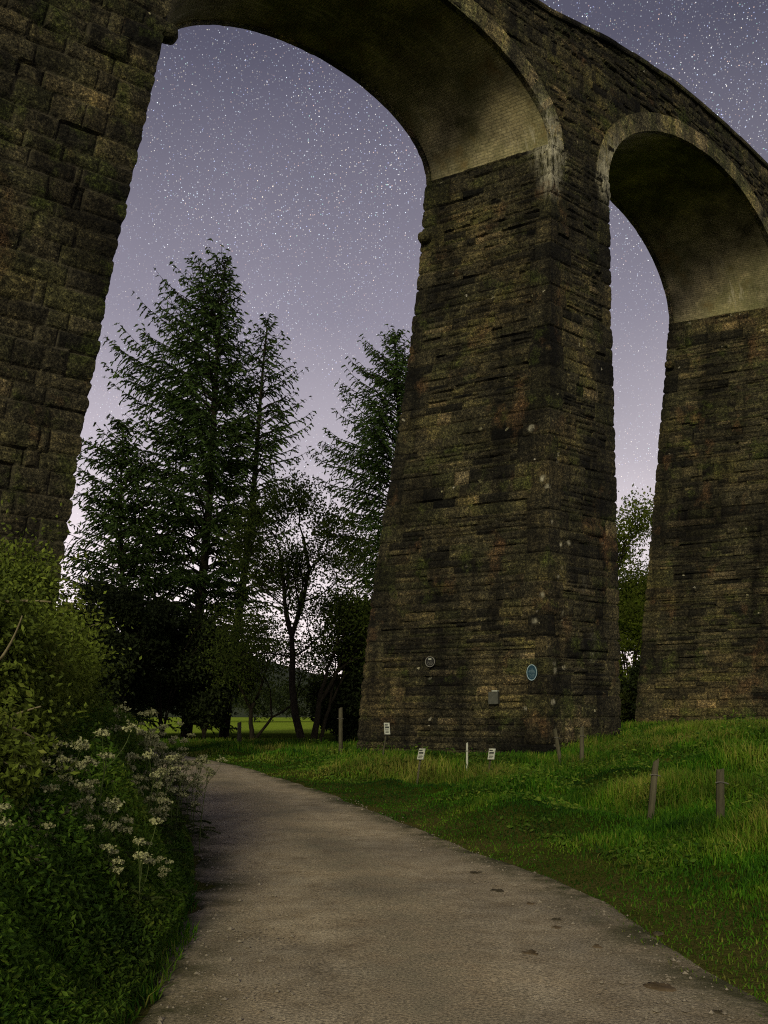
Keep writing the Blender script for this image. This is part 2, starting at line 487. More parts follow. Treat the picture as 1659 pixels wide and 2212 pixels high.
def ground_h(x, y):
    shp = np.shape(x)
    x = np.asarray(x, float).ravel(); y = np.asarray(y, float).ravel()
    td = track_dist(x, y)
    off = sstep(1.5, 3.2, np.abs(td))
    right = sstep(2.2, 9.0, x - 0.05 * y) * sstep(6, 24, y)
    z = .92 * right * sstep(60, 40, y) + .25 * right * (fbm(x * .35, y * .35, 5) - .5) * 1.6 + sstep(2.0, 3.5, td) * sstep(46, 30, y) * .62 * (fbm(x * .62, y * .62, 15) - .5)
    z += off * ((fbm(x * .5, y * .5, 11) - .42) * .30 * sstep(60, 30, y))
    z += off * sstep(1.3, 2.3, td) * sstep(30, 12, y) * .10
    z += sstep(-1.4, -2.4, td) * sstep(34, 18, y) * .30          # hedge bank
    far = np.hypot(x, y)
    z += sstep(70, 200, far) * (fbm(x * .012, y * .012, 3) - .5) * 1.5 - sstep(60, 110, y) * .2
    return z.reshape(shp)

def axis(vals):
    return np.unique(np.concatenate(vals))
def make_ground():
    xs = axis([np.linspace(-14, 26, 201), -14 - np.geomspace(.5, 3000, 40), 26 + np.geomspace(.5, 3000, 40)])
    ys = axis([np.linspace(-8, 52, 261), 52 + np.geomspace(.6, 4000, 60), -8 - np.geomspace(.5, 1500, 24)])
    X, Y = np.meshgrid(xs, ys)
    Z = ground_h(X, Y)
    td = np.abs(track_dist(X, Y)).reshape(X.shape)
    field = sstep(66, 74, Y) * sstep(500, 300, Y)
    bare = sstep(3.4, 1.6, td) * sstep(30, 10, Y)
    under = np.exp(-((X + 8) / 9)**2 - ((Y - 56) / 7)**2) * .0
    me = mesh_np('ground', np.stack([X, Y, Z], -1), grid_quads(*X.shape), mat=M_GROUND, smooth=True, attrs={'field': field, 'bare': bare + under})
    structure('ground', me)
make_ground()

def make_track():
    n = 420
    C, s = smooth_path(TRK, n)
    T = np.gradient(C, axis=0); T /= np.linalg.norm(T, axis=1)[:, None]
    R = np.stack([T[:, 1], -T[:, 0]], 1)
    m = 41
    u = np.linspace(-1, 1, m)
    half = 1.36 + .10 * (fbm(s * .8, s * 0, 2) - .5)
    wl = half + .14 + .16 * sstep(16, 10, s) + .2 * (fbm(s * 1.9, s * 0 + 3, 7) - .5) * 2
    wr = half + .10 * (fbm(s * .9, s * 0 + 9, 8) - .5) * 2 + .06 + .28 * sstep(22, 12, s)
    W = np.where(u[None, :] < 0, wl[:, None], wr[:, None]) * u[None, :]
    X = C[:, 0:1] + R[:, 0:1] * W; Y = C[:, 1:2] + R[:, 1:2] * W
    rut = np.exp(-((np.abs(u) - .52) / .26)**2)[None, :] * np.ones((n, 1))
    Z = ground_h(X, Y) + .006 + .012 * (1 - np.abs(u)[None, :]**2) - .012 * rut + .016 * (fbm(X * 1.3, Y * 1.3, 4) - .5) + .012
    Z[:, 0] -= .03; Z[:, -1] -= .03
    edge = sstep(.60, .98, np.abs(u))[None, :] * np.ones((n, 1))
    me = mesh_np('track', np.stack([X, Y, Z], -1), grid_quads(n, m)[:, ::-1], mat=M_TRACK, smooth=True, attrs={'rut': np.clip(rut + .45, 0, 1), 'edge': edge})
    structure('track', me)
make_track()

def make_hill():
    xs = np.linspace(-500, 500, 160); ys = np.linspace(330, 700, 30)
    X, Y = np.meshgrid(xs, ys)
    top = 17 + 20 * sstep(0, -150, X) + 13 * (fbm(X * .008 + 5, X * 0, 21) - .5)
    prof = np.sin(np.clip((Y - 330) / 370, 0, 1) * np.pi) ** .8
    Z = top * prof + 2.0 * (fbm(X * .05, Y * .05, 9) - .5) * prof - .6
    structure('hill', mesh_np('hill', np.stack([X, Y, Z], -1), grid_quads(*X.shape), mat=M_HILL, smooth=True))
make_hill()

# ------------------------------------------------------------------ the viaduct
class Masonry:
    """a layout of coursed stones: big courses with quoins at the face ends, the fill between them split into thinner snecked courses"""
    def __init__(s, rng, z0, z1, lens, closed=True, h=(.45, .85), subs=(1, 3), blk=(.35, 1.0), quoin=(.5, 1.1), amp=.035, bulge=.04, edge=.035, jw=.035):
        s.edge, s.jw = edge, jw
        s.amp, s.bulge, s.closed = amp, bulge, closed
        z = [z0]
        while z[-1] < z1:
            z.append(z[-1] + rng.uniform(*h))
        s.z = np.array(z); nc = len(z) - 1; nf = len(lens)
        s.lens = lens
        ncorner = nf if closed else nf + 1
        s.qo = rng.uniform(-.6, .6, (ncorner, nc)) * amp; s.qt = np.clip(rng.normal(.45, .16, (ncorner, nc)), 0, 1)
        s.ql = rng.uniform(*quoin, (nf, nc)); s.qr = rng.uniform(*quoin, (nf, nc))
        for c in range(nc):          # long and short work alternates
            s.ql[:, c] *= 1.0 if c % 2 else .6
            s.qr[:, c] *= .6 if c % 2 else 1.0
        s.fill = []
        for k in range(nf):
            fk = []
            for c in range(nc):
                ch = s.z[c + 1] - s.z[c]
                ns = int(rng.integers(subs[0], subs[1] + 1))
                if ch < .5: ns = min(ns, 2)
                cuts = np.r_[0, np.sort((np.arange(1, ns) + rng.uniform(-.25, .25, ns - 1)) / ns), 1] * ch + s.z[c]
                a, b = s.ql[k, c], max(lens[k] - s.qr[k, c], s.ql[k, c] + .3)
                rows = []
                for i in range(ns):
                    us = [a]
                    while us[-1] < b:
                        us.append(us[-1] + rng.uniform(*blk))
                    us[-1] = b
                    if len(us) > 2 and us[-1] - us[-2] < .15: us.pop(-2)
                    m = len(us) - 1
                    off = rng.normal(0, .6, m) * amp
                    off[rng.random(m) < .05] += amp * 1.6
                    off[rng.random(m) < .05] -= amp * 1.6
                    rows.append((np.array(us), off, rng.normal(0, .05, m), rng.normal(0, .06, m), np.clip(rng.normal(.49, .17, m), 0, 1)))
                fk.append((cuts, rows))
            s.fill.append(fk)
    def row(s, k, u, Lk, z):
        c = int(np.clip(np.searchsorted(s.z, z, 'right') - 1, 0, len(s.z) - 2))
        n = len(u); nf = len(s.lens)
        u = u * (s.lens[k] / Lk)
        h = np.empty(n); tone = np.empty(n); joint = np.empty(n)
        Lm = s.lens[k]
        ql, qr = s.ql[k, c], s.qr[k, c]
        z0, z1 = s.z[c], s.z[c + 1]
        k2 = (k + 1) % nf if s.closed else k + 1
        def put(mask, du, dv, off, tilt, t):
            e = np.minimum(du, dv)
            h[mask] = off + s.bulge * (1 - np.exp(-e / s.edge)) + tilt
            tone[mask] = t
            joint[mask] = np.clip(1 - e / s.jw, 0, 1)
        mL = u < ql; mR = (~mL) & (u > Lm - qr); mI = ~(mL | mR)
        if mL.any(): put(mL, ql - u[mL], min(z - z0, z1 - z), s.qo[k, c], 0, s.qt[k, c])
        if mR.any(): put(mR, u[mR] - (Lm - qr), min(z - z0, z1 - z), s.qo[k2, c], 0, s.qt[k2, c])
        if mI.any():
            cuts, rows = s.fill[k][c]
            i = int(np.clip(np.searchsorted(cuts, z, 'right') - 1, 0, len(rows) - 1))
            us, off, tu, tv, tn = rows[i]
            ui = u[mI]
            j = np.clip(np.searchsorted(us, ui, 'right') - 1, 0, len(off) - 1)
            a, b = us[j], us[j + 1]
            put(mI, np.minimum(ui - a, b - ui), min(z - cuts[i], cuts[i + 1] - z), off[j],
                tu[j] * (ui - (a + b) / 2) + tv[j] * (z - (cuts[i] + cuts[i + 1]) / 2), tn[j])
        return h, tone, joint

def pier_mesh(base, top, zb, zt, wfun, res, seed, mat, lime_at=(), **kw):
    """a battered pier: closed ring of four faces N>R>F>L"""
    rng = rng_of(seed)
    base = np.array(base, float); top = np.array(top, float)
    mid = (base + top) / 2
    lens = [np.linalg.norm(mid[(k + 1) % 4] - mid[k]) for k in range(4)]
    lay = Masonry(rng, zb, zt, lens, True, **kw)
    nr = int((zt - zb) / min(res)) + 1
    zs = np.linspace(zb, zt, nr)
    ncs = [max(4, int(lens[k] / res[k])) for k in range(4)]
    V = []; TN = []; JT = []
    for z in zs:
        t = (z - zb) / (zt - zb)
        w = wfun(t)
        C = base + (top - base) * w
        P = []; D = []; Tn = []; Jt = []
        nrm = []
        for k in range(4):
            e = C[(k + 1) % 4] - C[k]; e = e / np.linalg.norm(e)
            nrm.append(np.array([e[1], -e[0]]))
        for k in range(4):
            Lk = np.linalg.norm(C[(k + 1) % 4] - C[k])
            f = np.arange(ncs[k]) / ncs[k]
            h, tn, jt = lay.row(k, f * Lk, Lk, z)
            pos = C[k] + (C[(k + 1) % 4] - C[k]) * f[:, None]
            nn = np.repeat(nrm[k][None], len(f), 0)
            nn[0] = nrm[k] + nrm[k - 1]
            rough = (fbm(f * Lk * 4.0 + k * 31, np.full(len(f), z * 4.0), seed) - .5) * .05 + (fbm(f * Lk * 13 + k * 57, np.full(len(f), z * 13.0), seed + 4) - .5) * .03
            P.append(pos + nn * (h + rough)[:, None]); Tn.append(tn); Jt.append(jt)
        P = np.concatenate(P)
        V.append(np.c_[P, np.full(len(P), z)]); TN.append(np.concatenate(Tn)); JT.append(np.concatenate(Jt))
    V = np.concatenate(V); ncol = sum(ncs)
    Q = grid_quads(nr, ncol, True)
    lime = np.zeros(len(V))
    for (x, y, z, r, a) in lime_at:
        d = np.linalg.norm((V - np.array([x, y, z])) / np.array([1, 1, 1.6 if r > .2 else 1.0]), axis=1)
        lime = np.maximum(lime, a * np.clip(1.3 - d / r, 0, 1))
    # cap
    top_c = V[-ncol:].mean(0); V = np.concatenate([V, top_c[None]])
    ci = len(V) - 1; st = (nr - 1) * ncol
    T = [(st + j, st + (j + 1) % ncol, ci) for j in range(ncol)]
    TN = np.r_[np.concatenate(TN), .5]; JT = np.r_[np.concatenate(JT), 0]; lime = np.r_[lime, 0]
    return mesh_np('pier', V, Q, T, mat, False, {'tone': TN, 'joint': JT, 'lime': lime})

ZS = 19.4 + EYE            # springing level
# plan of the piers at the springing (near-left, near-right, far-right, far-left), and at the foot
TOPS = {
    -1: [(-23.9, 10.6), (-20.8, 12.65), (-22.3, 17.05), (-25.3, 15.0)],
    0: [(-8.9, 20.6), (-5.17, 23.5), (-6.9, 27.6), (-10.4, 25.0)],
    1: [(5.69, 31.6), (8.10, 33.6), (4.10, 36.0), (1.61, 33.9)],
    2: [(19.0, 44.0), (21.1, 46.3), (16.4, 48.6), (14.3, 46.2)],
    3: [(30.6, 57.4), (32.5, 59.8), (28.3, 62.9), (26.4, 60.4)],
}
FEET = {
    -1: [(-25.0, 9.3), (-20.4, 12.0), (-22.3, 18.0), (-26.3, 16.0)],
    0: [(-12.6, 18.6), (-8.47, 22.0), (-10.8, 27.0), (-14.0, 25.0)],
    1: [(5.30, 30.3), (8.28, 32.6), (3.3, 37.4), (-.97, 33.7)],
    2: [(18.6, 42.6), (21.4, 45.6), (16.2, 50.0), (12.4, 46.0)],
    3: [(30.3, 56.0), (32.9, 59.4), (28.2, 64.0), (24.9, 60.6)],
}
W0 = lambda t: t - .09 * math.sin(math.pi * t)
W1 = lambda t: t - .055 * math.sin(2 * math.pi * t)
WL = lambda t: t

# the faces of the wall follow smooth curves through the springing points
ORDER = [-1, 0, 1, 2, 3]
NEAR = np.array([p for k in ORDER for p in (TOPS[k][0], TOPS[k][1])])
FAR = np.array([p for k in ORDER for p in (TOPS[k][3], TOPS[k][2])])
class Path:
    def __init__(s, P):
        s.P = P
        s.d = np.r_[0, np.cumsum(np.linalg.norm(np.diff(P, axis=0), axis=1))]
        s.T = np.gradient(P, s.d, axis=0)
    def at(s, t):
        t = np.atleast_1d(np.asarray(t, float))
        return hermite(s.d, s.P, s.T, t)
    def normal(s, t):
        t = np.atleast_1d(np.asarray(t, float))
        q = s.at(t + .05) - s.at(t - .05)
        q /= np.linalg.norm(q, axis=1)[:, None]
        return np.stack([q[:, 1], -q[:, 0]], 1)
NP, FP = Path(NEAR), Path(FAR)
# top of the parapet, as height over the eye, by distance along the near face
TOPZ_S = np.array([NP.d[0], NP.d[2], NP.d[3] + 6, NP.d[4], NP.d[5], NP.d[5] + 4.5, NP.d[6] - 6, NP.d[6], NP.d[7], NP.d[9]])
TOPZ = np.array([23.0, 23.2, 23.6, 23.95, 24.45, 24.9, 25.05, 25.15, 25.2, 25.3]) + EYE
def top_z(s):
    return np.interp(s, TOPZ_S, TOPZ)
# arches: index of the pier on the left, rise at the near and the far face
ARCH = {-1: (2.7, 2.6), 0: (2.85, 2.62), 1: (3.72, 3.9), 2: (3.8, 3.8)}
def arch_span(path, k):
    i = ORDER.index(k)
    return path.d[2 * i + 1], path.d[2 * i + 2]
def intrados(path, side, s):
    """height of the opening's edge at s (springing level over the piers)"""
    z = np.full(len(s), ZS)
    for k, b in ARCH.items():
        a0, a1 = arch_span(path, k)
        c, a = (a0 + a1) / 2, (a1 - a0) / 2
        q = 1 - ((s - c) / a)**2
        z = np.where(q > 0, ZS + b[side] * np.sqrt(np.clip(q, 0, 1)), z)
    return z

def build_viaduct():
    root = thing('stone_viaduct', (5.3, 30.3, 0), 'tall dark stone railway viaduct with rough tapering piers and brick lined arches', 'viaduct')
    lime1 = [(5.75, 31.5, ZS + .1, .75, 1.0), (5.75, 31.5, ZS - 1.0, .5, .9), (7.95, 33.5, ZS - .3, .5, .8), (6.6, 32.0, 5.9, .35, .7), (6.9, 32.2, 3.7, .45, .9)]
    rl = rng_of(91)
    for i in range(26):       # lichen colonies down the exposed corner
        t = rl.uniform(.05, 1) ** 1.6 * .6; cc = np.array(FEET[1]) + (np.array(TOPS[1]) - np.array(FEET[1])) * W1(t)
        a, b = (cc[0], cc[1]) if rl.random() < .8 else (cc[0], cc[3])
        q = a + (b - a) / np.linalg.norm(b - a) * abs(rl.normal(0, .55))
        lime1.append((q[0], q[1], -.4 + (ZS + .4) * t, rl.uniform(.05, .12), 1.5))
    specs = {-1: ((.3, .5, .5, .5), M_STONE, WL, 13, {}),
             0: ((.05, .12, .5, .5), M_STONE_NEAR, W0, 3, dict(h=(.36, .62), subs=(1, 1), blk=(.6, 1.7), quoin=(.8, 1.7), amp=.04, bulge=.085, jw=.05, edge=.05)),
             1: ((.045, .3, .3, .045), M_STONE, W1, 5, dict(h=(.55, .95), subs=(2, 5), blk=(.35, 1.3), quoin=(.55, 1.25), amp=.030, bulge=.07)),
             2: ((.25, .4, .4, .06), M_STONE, WL, 6, dict(h=(.55, .95), subs=(2, 5), blk=(.35, 1.3), quoin=(.55, 1.25), amp=.030, bulge=.07)),
             3: ((.3, .5, .5, .3), M_STONE, WL, 8, {})}
    piers = {}
    for k in ORDER:
        res, mat, wf, seed, kw = specs[k]
        me = pier_mesh(FEET[k], TOPS[k], -.4, ZS, wf, res, seed, mat, lime1 if k == 1 else (), **kw)
        piers[k] = add_obj('pier', me, root)
    # corbels left from the building of the arches
    for k in (0, 1, 2):
        F, T = np.array(FEET[k]), np.array(TOPS[k])
        zc = ZS - 2.15
        t = (zc + .4) / (ZS + .4); w = specs[k][2](t)
        C = F + (T - F) * w
        for (a, b) in ((3, 0), (1, 2)):
            e = C[b] - C[a]; Lk = np.linalg.norm(e); e /= Lk
            nrm = np.array([e[1], -e[0]])
            for u in (.16, Lk - .16):
                if not ((k == 0 and a == 1 and u < 1) or (k > 0 and a == 3 and u < 1)):
                    continue
                p = C[a] + e * u + nrm * .10
                mb = MB()
                th = np.linspace(0, 2 * np.pi, 12, endpoint=False)
                rings = []
                for (zz, sc) in ((-.19, .30), (-.15, .75), (-.03, 1.0), (.10, .98), (.17, .8), (.19, .4)):
                    x = .34 * sc * np.sign(np.cos(th)) * np.abs(np.cos(th))**.6; y = .24 * sc * np.sign(np.sin(th)) * np.abs(np.sin(th))**.6
                    rings.append(np.c_[x, y, np.full(12, zz)])
                V = np.concatenate(rings)
                V = xf(V, (p[0], p[1], zc), math.atan2(nrm[1], nrm[0]))
                V = np.concatenate([V, V[:12].mean(0)[None], V[-12:].mean(0)[None]])
                Tt = [(72, (j + 1) % 12, j) for j in range(12)] + [(73, 60 + j, 60 + (j + 1) % 12) for j in range(12)]
                mb.add(V, grid_quads(6, 12, True), Tt, .6)
                mb.build('corbel', M_STONE, piers[k], True)
    # spandrel walls
    for side, path in ((0, NP), (1, FP)):
        s0, s1 = path.d[0], path.d[-1]
        ds = .055 if side == 0 else .4
        if side == 0:
            s = np.unique(np.r_[np.arange(s0, path.d[3], .25), np.arange(path.d[3], path.d[6] + 1.2, ds), np.arange(path.d[6] + 1.2, s1, .3), s1])
        else:
            s = np.arange(s0, s1, ds)
        lo = intrados(path, side, s) + .02
        sn = NP.d[0] + (s - s0) / (s1 - s0) * (NP.d[-1] - NP.d[0]) if side else s
        hi = top_z(sn) - .17
        nr = 110 if side == 0 else 8
        lay = Masonry(rng_of(40 + side), ZS - .6, 28, [s1 - s0 + 2], False, h=(.5, .8), subs=(2, 4), blk=(.3, .9), amp=.028, bulge=.045)
        P = path.at(s); nn = path.normal(s) * (1 if side == 0 else -1)
        fr = np.linspace(0, 1, nr)
        Z = lo[None, :] + (hi - lo)[None, :] * fr[:, None]
        H = np.zeros_like(Z); TN = np.zeros_like(Z); JT = np.zeros_like(Z)
        if side == 0:
            for j in range(Z.shape[1]):     # one column of stones at a time
                for i in range(nr):
                    pass
                break
            zz = np.unique(np.round(Z, 2))
            # look up by thin height slices
            zi = np.round(Z / .03).astype(int)
            for q in np.unique(zi):
                m = zi == q
                ii, jj = np.nonzero(m)
                h, tn, jt = lay.row(0, (s[jj] - s0 + 1), s1 - s0 + 2, q * .03)
                H[m] = h; TN[m] = tn; JT[m] = jt
        else:
            TN[:] = .4
        X = P[None, :, 0] + nn[None, :, 0] * (H - .03); Y = P[None, :, 1] + nn[None, :, 1] * (H - .03)
        Q = grid_quads(nr, len(s))
        if side: Q = Q[:, ::-1]
        me = mesh_np('spandrel_wall', np.stack([X, Y, Z], -1), Q, mat=M_STONE, attrs={'tone': TN, 'joint': JT, 'lime': np.zeros(Z.size)})
        add_obj('spandrel_wall', me, root)
        # coping on the parapet
        prof = [(-.42, -.17), (.10, -.17), (.13, -.13), (.13, -.03), (.09, 0.02), (-.42, 0.02)]
        V = []
        for i, (po, pz) in enumerate(prof):
            V.append(np.c_[P + nn * po, top_z(sn) + pz])
        V = np.stack(V, 1)
        # slight unevenness from stone to stone
        blk = np.floor((s - s0) / 1.05)
        V[:, :, 2] += (vnoise(blk * 7.3, blk * 0, 3) - .5)[:, None] * .05
        Q = grid_quads(len(s), len(prof), True)
        if side: Q = Q[:, ::-1]
        tn = np.repeat(vnoise(blk * 3.1, blk, 6), len(prof))
        me = mesh_np('coping', V, Q, mat=M_STONE, attrs={'tone': tn, 'joint': np.zeros(len(tn)), 'lime': np.zeros(len(tn))})
        add_obj('coping', me, root)
    # deck between the parapets
    f = np.linspace(0, 1, 90)
    A = NP.at(f * NP.d[-1]); B = FP.at(f * FP.d[-1]); z = top_z(f * NP.d[-1]) - 1.0
    V = np.stack([np.c_[A, z], np.c_[B, z]], 1)
    add_obj('deck', mesh_np('deck', V, grid_quads(90, 2)[:, ::-1], mat=M_STONE), root)
    # barrels and rings
    for k, (bn, bf) in ARCH.items():
        n = 120 if k in (0, 1) else 40
        m = 44 if k in (0, 1) else 8
        th = np.linspace(math.pi, 0, n)
        a0, a1 = arch_span(NP, k); f0, f1 = arch_span(FP, k)
        sn = (a0 + a1) / 2 + (a1 - a0) / 2 * np.cos(th); sf = (f0 + f1) / 2 + (f1 - f0) / 2 * np.cos(th)
        Pn = np.c_[NP.at(sn), ZS + bn * np.sin(th)]; Pf = np.c_[FP.at(sf), ZS + bf * np.sin(th)]
        v = np.linspace(0, 1, m)
        V = Pn[:, None, :] * (1 - v)[None, :, None] + Pf[:, None, :] * v[None, :, None]
        arc = np.r_[0, np.cumsum(np.linalg.norm(np.diff((Pn + Pf) / 2, axis=0), axis=1))]
        dep = np.linalg.norm(Pf - Pn, axis=1).mean()
        U, A = np.meshgrid(v * dep, arc)
        V[:, :, 2] += (fbm(U * 2.1, A * 2.1, 60 + k) - .5) * .05
        uv = np.stack([U, A], -1).reshape(-1, 2)
        add_obj('arch_barrel', mesh_np('arch_barrel', V, grid_quads(n, m)[:, ::-1], mat=M_BRICK, smooth=True, uv=uv), root)
        for side, path, b in ((0, NP, bn), (1, FP, bf)):
            if side and k not in (0, 1): continue
            a0, a1 = arch_span(path, k); c, a = (a0 + a1) / 2, (a1 - a0) / 2
            th = np.linspace(math.pi, 0, 160)
            dx, dz = np.cos(th) * a, np.sin(th) * b
            nx, nz = np.cos(th) / a, np.sin(th) / b
            ln = np.hypot(nx, nz); nx, nz = nx / ln, nz / ln
            sg = 1 if side == 0 else -1
            thick = .62
            rows = []
            kb = np.floor(np.linspace(0, 46, 160))
            jit = (vnoise(kb * 5.7, kb * 0, 9 + k) - .5) * .03
            for (ro, out) in ((-.035, -.14), (-.035, .055), (thick, .055), (thick, -.14)):
                s_ = c + dx + nx * ro
                p = path.at(s_) + path.normal(s_) * sg * (out + (jit if out > 0 else 0))[:, None] if out > 0 else path.at(s_) + path.normal(s_) * sg * out
                rows.append(np.c_[p, ZS + dz + nz * ro])
            V = np.stack(rows, 1)
            Q = grid_quads(160, 4, True)
            if side: Q = Q[:, ::-1]
            tn = np.repeat(.35 + .5 * vnoise(kb * 3.3, kb * 0, 12), 4)
            lime = np.zeros((160, 4))
            # leached lime down the inner edge near the springings
            arcp = np.minimum(np.arange(160), 159 - np.arange(160))
            lime[:, 0:2] = np.clip(1.15 - arcp / 26, 0, 1)[:, None] * np.array([.5, 1.1])[None]
            lime[:, 2] = np.clip(.45 - arcp / 40, 0, 1)
            me = mesh_np('arch_ring', V, Q[:, ::-1], mat=M_RING, attrs={'tone': tn, 'joint': np.zeros(640), 'lime': lime.ravel() if side == 0 else np.zeros(640)})
            add_obj('arch_ring', me, root)
    return root
build_viaduct()

# ------------------------------------------------------------------ foliage
def leaves(C, D, ln, wd, rng, droop=0.0):
    """diamond leaves: centres C, directions D, lengths, widths"""
    n = len(C)
    D = D / (np.linalg.norm(D, axis=1)[:, None] + 1e-9)
    R = rng.normal(size=(n, 3))
    S = np.cross(D, R); S /= np.linalg.norm(S, axis=1)[:, None] + 1e-9
    U = np.cross(S, D)
    ln = np.broadcast_to(ln, (n,))[:, None]; wd = np.broadcast_to(wd, (n,))[:, None]
    V = np.stack([C - D * ln * .5, C + S * wd * .5 + U * wd * .12, C + D * ln * .5, C - S * wd * .5 + U * wd * .12], 1)
    return V.reshape(-1, 3), np.arange(4 * n).reshape(-1, 4)

def foliage_mesh(name, C, D, ln, wd, rng, mat, tone):
    V, Q = leaves(C, D, ln, wd, rng)
    return mesh_np(name, V, Q, mat=mat, attrs={'tone': np.repeat(tone, 4)})

def conifer(name, base, H, top_dx, radius, seed, label, dens=1.0, lo=.05, group=None, twin=None):
    """drooping, feathery conifer; radius(f, side) gives the crown's reach at height fraction f"""
    rng = rng_of(seed)
    bx, by, bz = base
    root = thing(name, base, label, 'tree', group)
    f = np.linspace(0, 1, 14)
    tx = bx + top_dx * f + .12 * np.sin(f * 7 + seed); ty = by + .1 * np.sin(f * 5)
    trunk = np.c_[tx, ty, bz - .3 + (H + .3) * f]
    wood = MB()
    wood.tube(trunk, .30 * (H / 25) * (1 - f) ** .8 + .02, 8, .4)
    C = []; D = []; LN = []; TN = []
    nb = int(330 * H / 25 * dens)
    fr = lo + (1 - lo) * (np.arange(nb) / nb) ** .88
    for i in range(nb):
        fb = min(.992, fr[i] + rng.normal(0, .008))
        az = i * 2.39996 + rng.normal(0, .35)
        side = math.cos(az)
        Lb = max(.35, radius(fb, side) * rng.uniform(.62, 1.08))
        p0 = np.array([np.interp(fb, f, trunk[:, 0]), np.interp(fb, f, trunk[:, 1]), bz + H * fb])
        out = np.array([math.cos(az), math.sin(az), 0])
        n = max(5, int(Lb / .22))
        t = np.linspace(0, 1, n)
        rise = .32 + .5 * fb
        # up and out, sagging in the middle, tip lifting
        zc = Lb * ((rise + .16) * t - .95 * t**2 * (1 - .55 * fb) + .34 * t**4)
        B = p0 + out * (Lb * t)[:, None] + np.c_[np.zeros(n), np.zeros(n), zc] + rng.normal(0, .03, (n, 3)) * t[:, None]
        wood.tube(B[::2] if n > 7 else B, np.linspace(.05 * min(1, Lb / 4) + .012, .008, len(B[::2]) if n > 7 else n), 4, .4, cap=False)
        sidev = np.array([-out[1], out[0], 0])
        for j in range(n):
            if t[j] < .16 and fb < .85: continue
            for sg in (-1, 1):
                if rng.random() < .22: continue
                lt = Lb * .34 * (1.12 - t[j]) * rng.uniform(.5, 1.15) + .14
                lt = min(lt, 1.25)
                d = out * rng.uniform(.35, .8) + sidev * sg * rng.uniform(.4, 1) + np.array([0, 0, rng.uniform(-.35, .28)])
                d /= np.linalg.norm(d)
                m = max(3, int(lt / .075))
                q = (np.arange(m) + .5) / m
                pts = B[j] + d * (lt * q)[:, None]
                pts[:, 2] -= .42 * lt * q**2
                C.append(pts)
                dd = np.repeat(d[None], m, 0) + rng.normal(0, .38, (m, 3)); dd[:, 2] -= .55 * q + .12
                D.append(dd); LN.append(np.full(m, .27) * rng.uniform(.7, 1.3, m)); TN.append(np.clip(.25 + .55 * rng.random(m) * (.4 + .6 * t[j]), 0, 1))
    C = np.concatenate(C); D = np.concatenate(D); LN = np.concatenate(LN); TN = np.concatenate(TN)
    # leader
    wood.build('trunk', M_BARK, root, True)
    add_obj('crown', foliage_mesh('crown', C, D, LN, LN * .36, rng, M_CONIFER, TN), root)
    return root

def gz(x, y):
    return float(ground_h(np.array([x]), np.array([y]))[0])
def px(xp, d):       # sideways position of something seen at image column xp and distance d
    return (xp - 829.5) / 2000 * d
def pt(xp, yp, d):
    return (px(xp, d), d, EYE + (1540 - yp) / 2000 * d)
def at_ground(xp, d):
    x = px(xp, d)
    return (x, d, gz(x, d))

def prof(peak, fmax, pw=.8, left=1.0, right=1.0, base=.75):
    def r(f, side):
        v = peak * min(1, ((1 - f) / (1 - fmax)) ** pw if f > fmax else base + (1 - base) * f / fmax)
        k = right if side > 0 else left
        return v * (1 + (k - 1) * abs(side))
    return r

conifer('conifer_tree', at_ground(405, 56), 28.9, px(490, 56) - px(405, 56), prof(8.1, .55, .66, 1.0, .36, .98), 11,
        'tallest dark feathery conifer standing beside the bend of the track', .90, .03)
conifer('conifer_tree', at_ground(486, 57.5), 26.0, px(583, 57.5) - px(486, 57.5), prof(4.0, .66, .62, .75, 1.0, .95), 23,
        'slender leaning conifer with sky showing between its bare limbs, right of the tallest one', .46, .14)
conifer('conifer_tree', at_ground(262, 54.5), 18.6, px(240, 53) - px(235, 53), prof(4.6, .5, .6, .9, .9, .95), 31,
        'shorter dark conifer close beside the large rough pier', .9)
conifer('conifer_tree', at_ground(868, 64), 27.6, px(856, 64) - px(868, 64), prof(6.4, .60, .66, 1.0, 1.0, .55), 47,
        'conifer with a thin spire half hidden behind the middle pier', .85)

def grow(rng, p, d, ln, r, depth, wood, tips, spread=.6, up=.15, curl=.25):
    n = 5
    pts = [p]
    dd = d.copy()
    for i in range(n):
        dd = dd + rng.normal(0, curl, 3) * .35; dd[2] += up * .15
        dd /= np.linalg.norm(dd)
        pts.append(pts[-1] + dd * ln / n)
    pts = np.array(pts)
    wood.tube(pts, np.linspace(r, r * .66, n + 1), 6 if r > .05 else 4, .4, cap=False)
    if depth == 0:
        tips.append(pts)
        return
    k = 2 if depth > 3 else 3
    for i in range(k):
        a = rng.normal(0, 1, 3); a -= dd * a.dot(dd); a /= np.linalg.norm(a)
        nd = dd + a * spread * rng.uniform(.6, 1.2); nd[2] += up * .4; nd /= np.linalg.norm(nd)
        st = pts[-1] if i < 2 else pts[3]
        grow(rng, st, nd, ln * rng.uniform(.66, .9), r * .62, depth - 1, wood, tips, spread, up, curl)

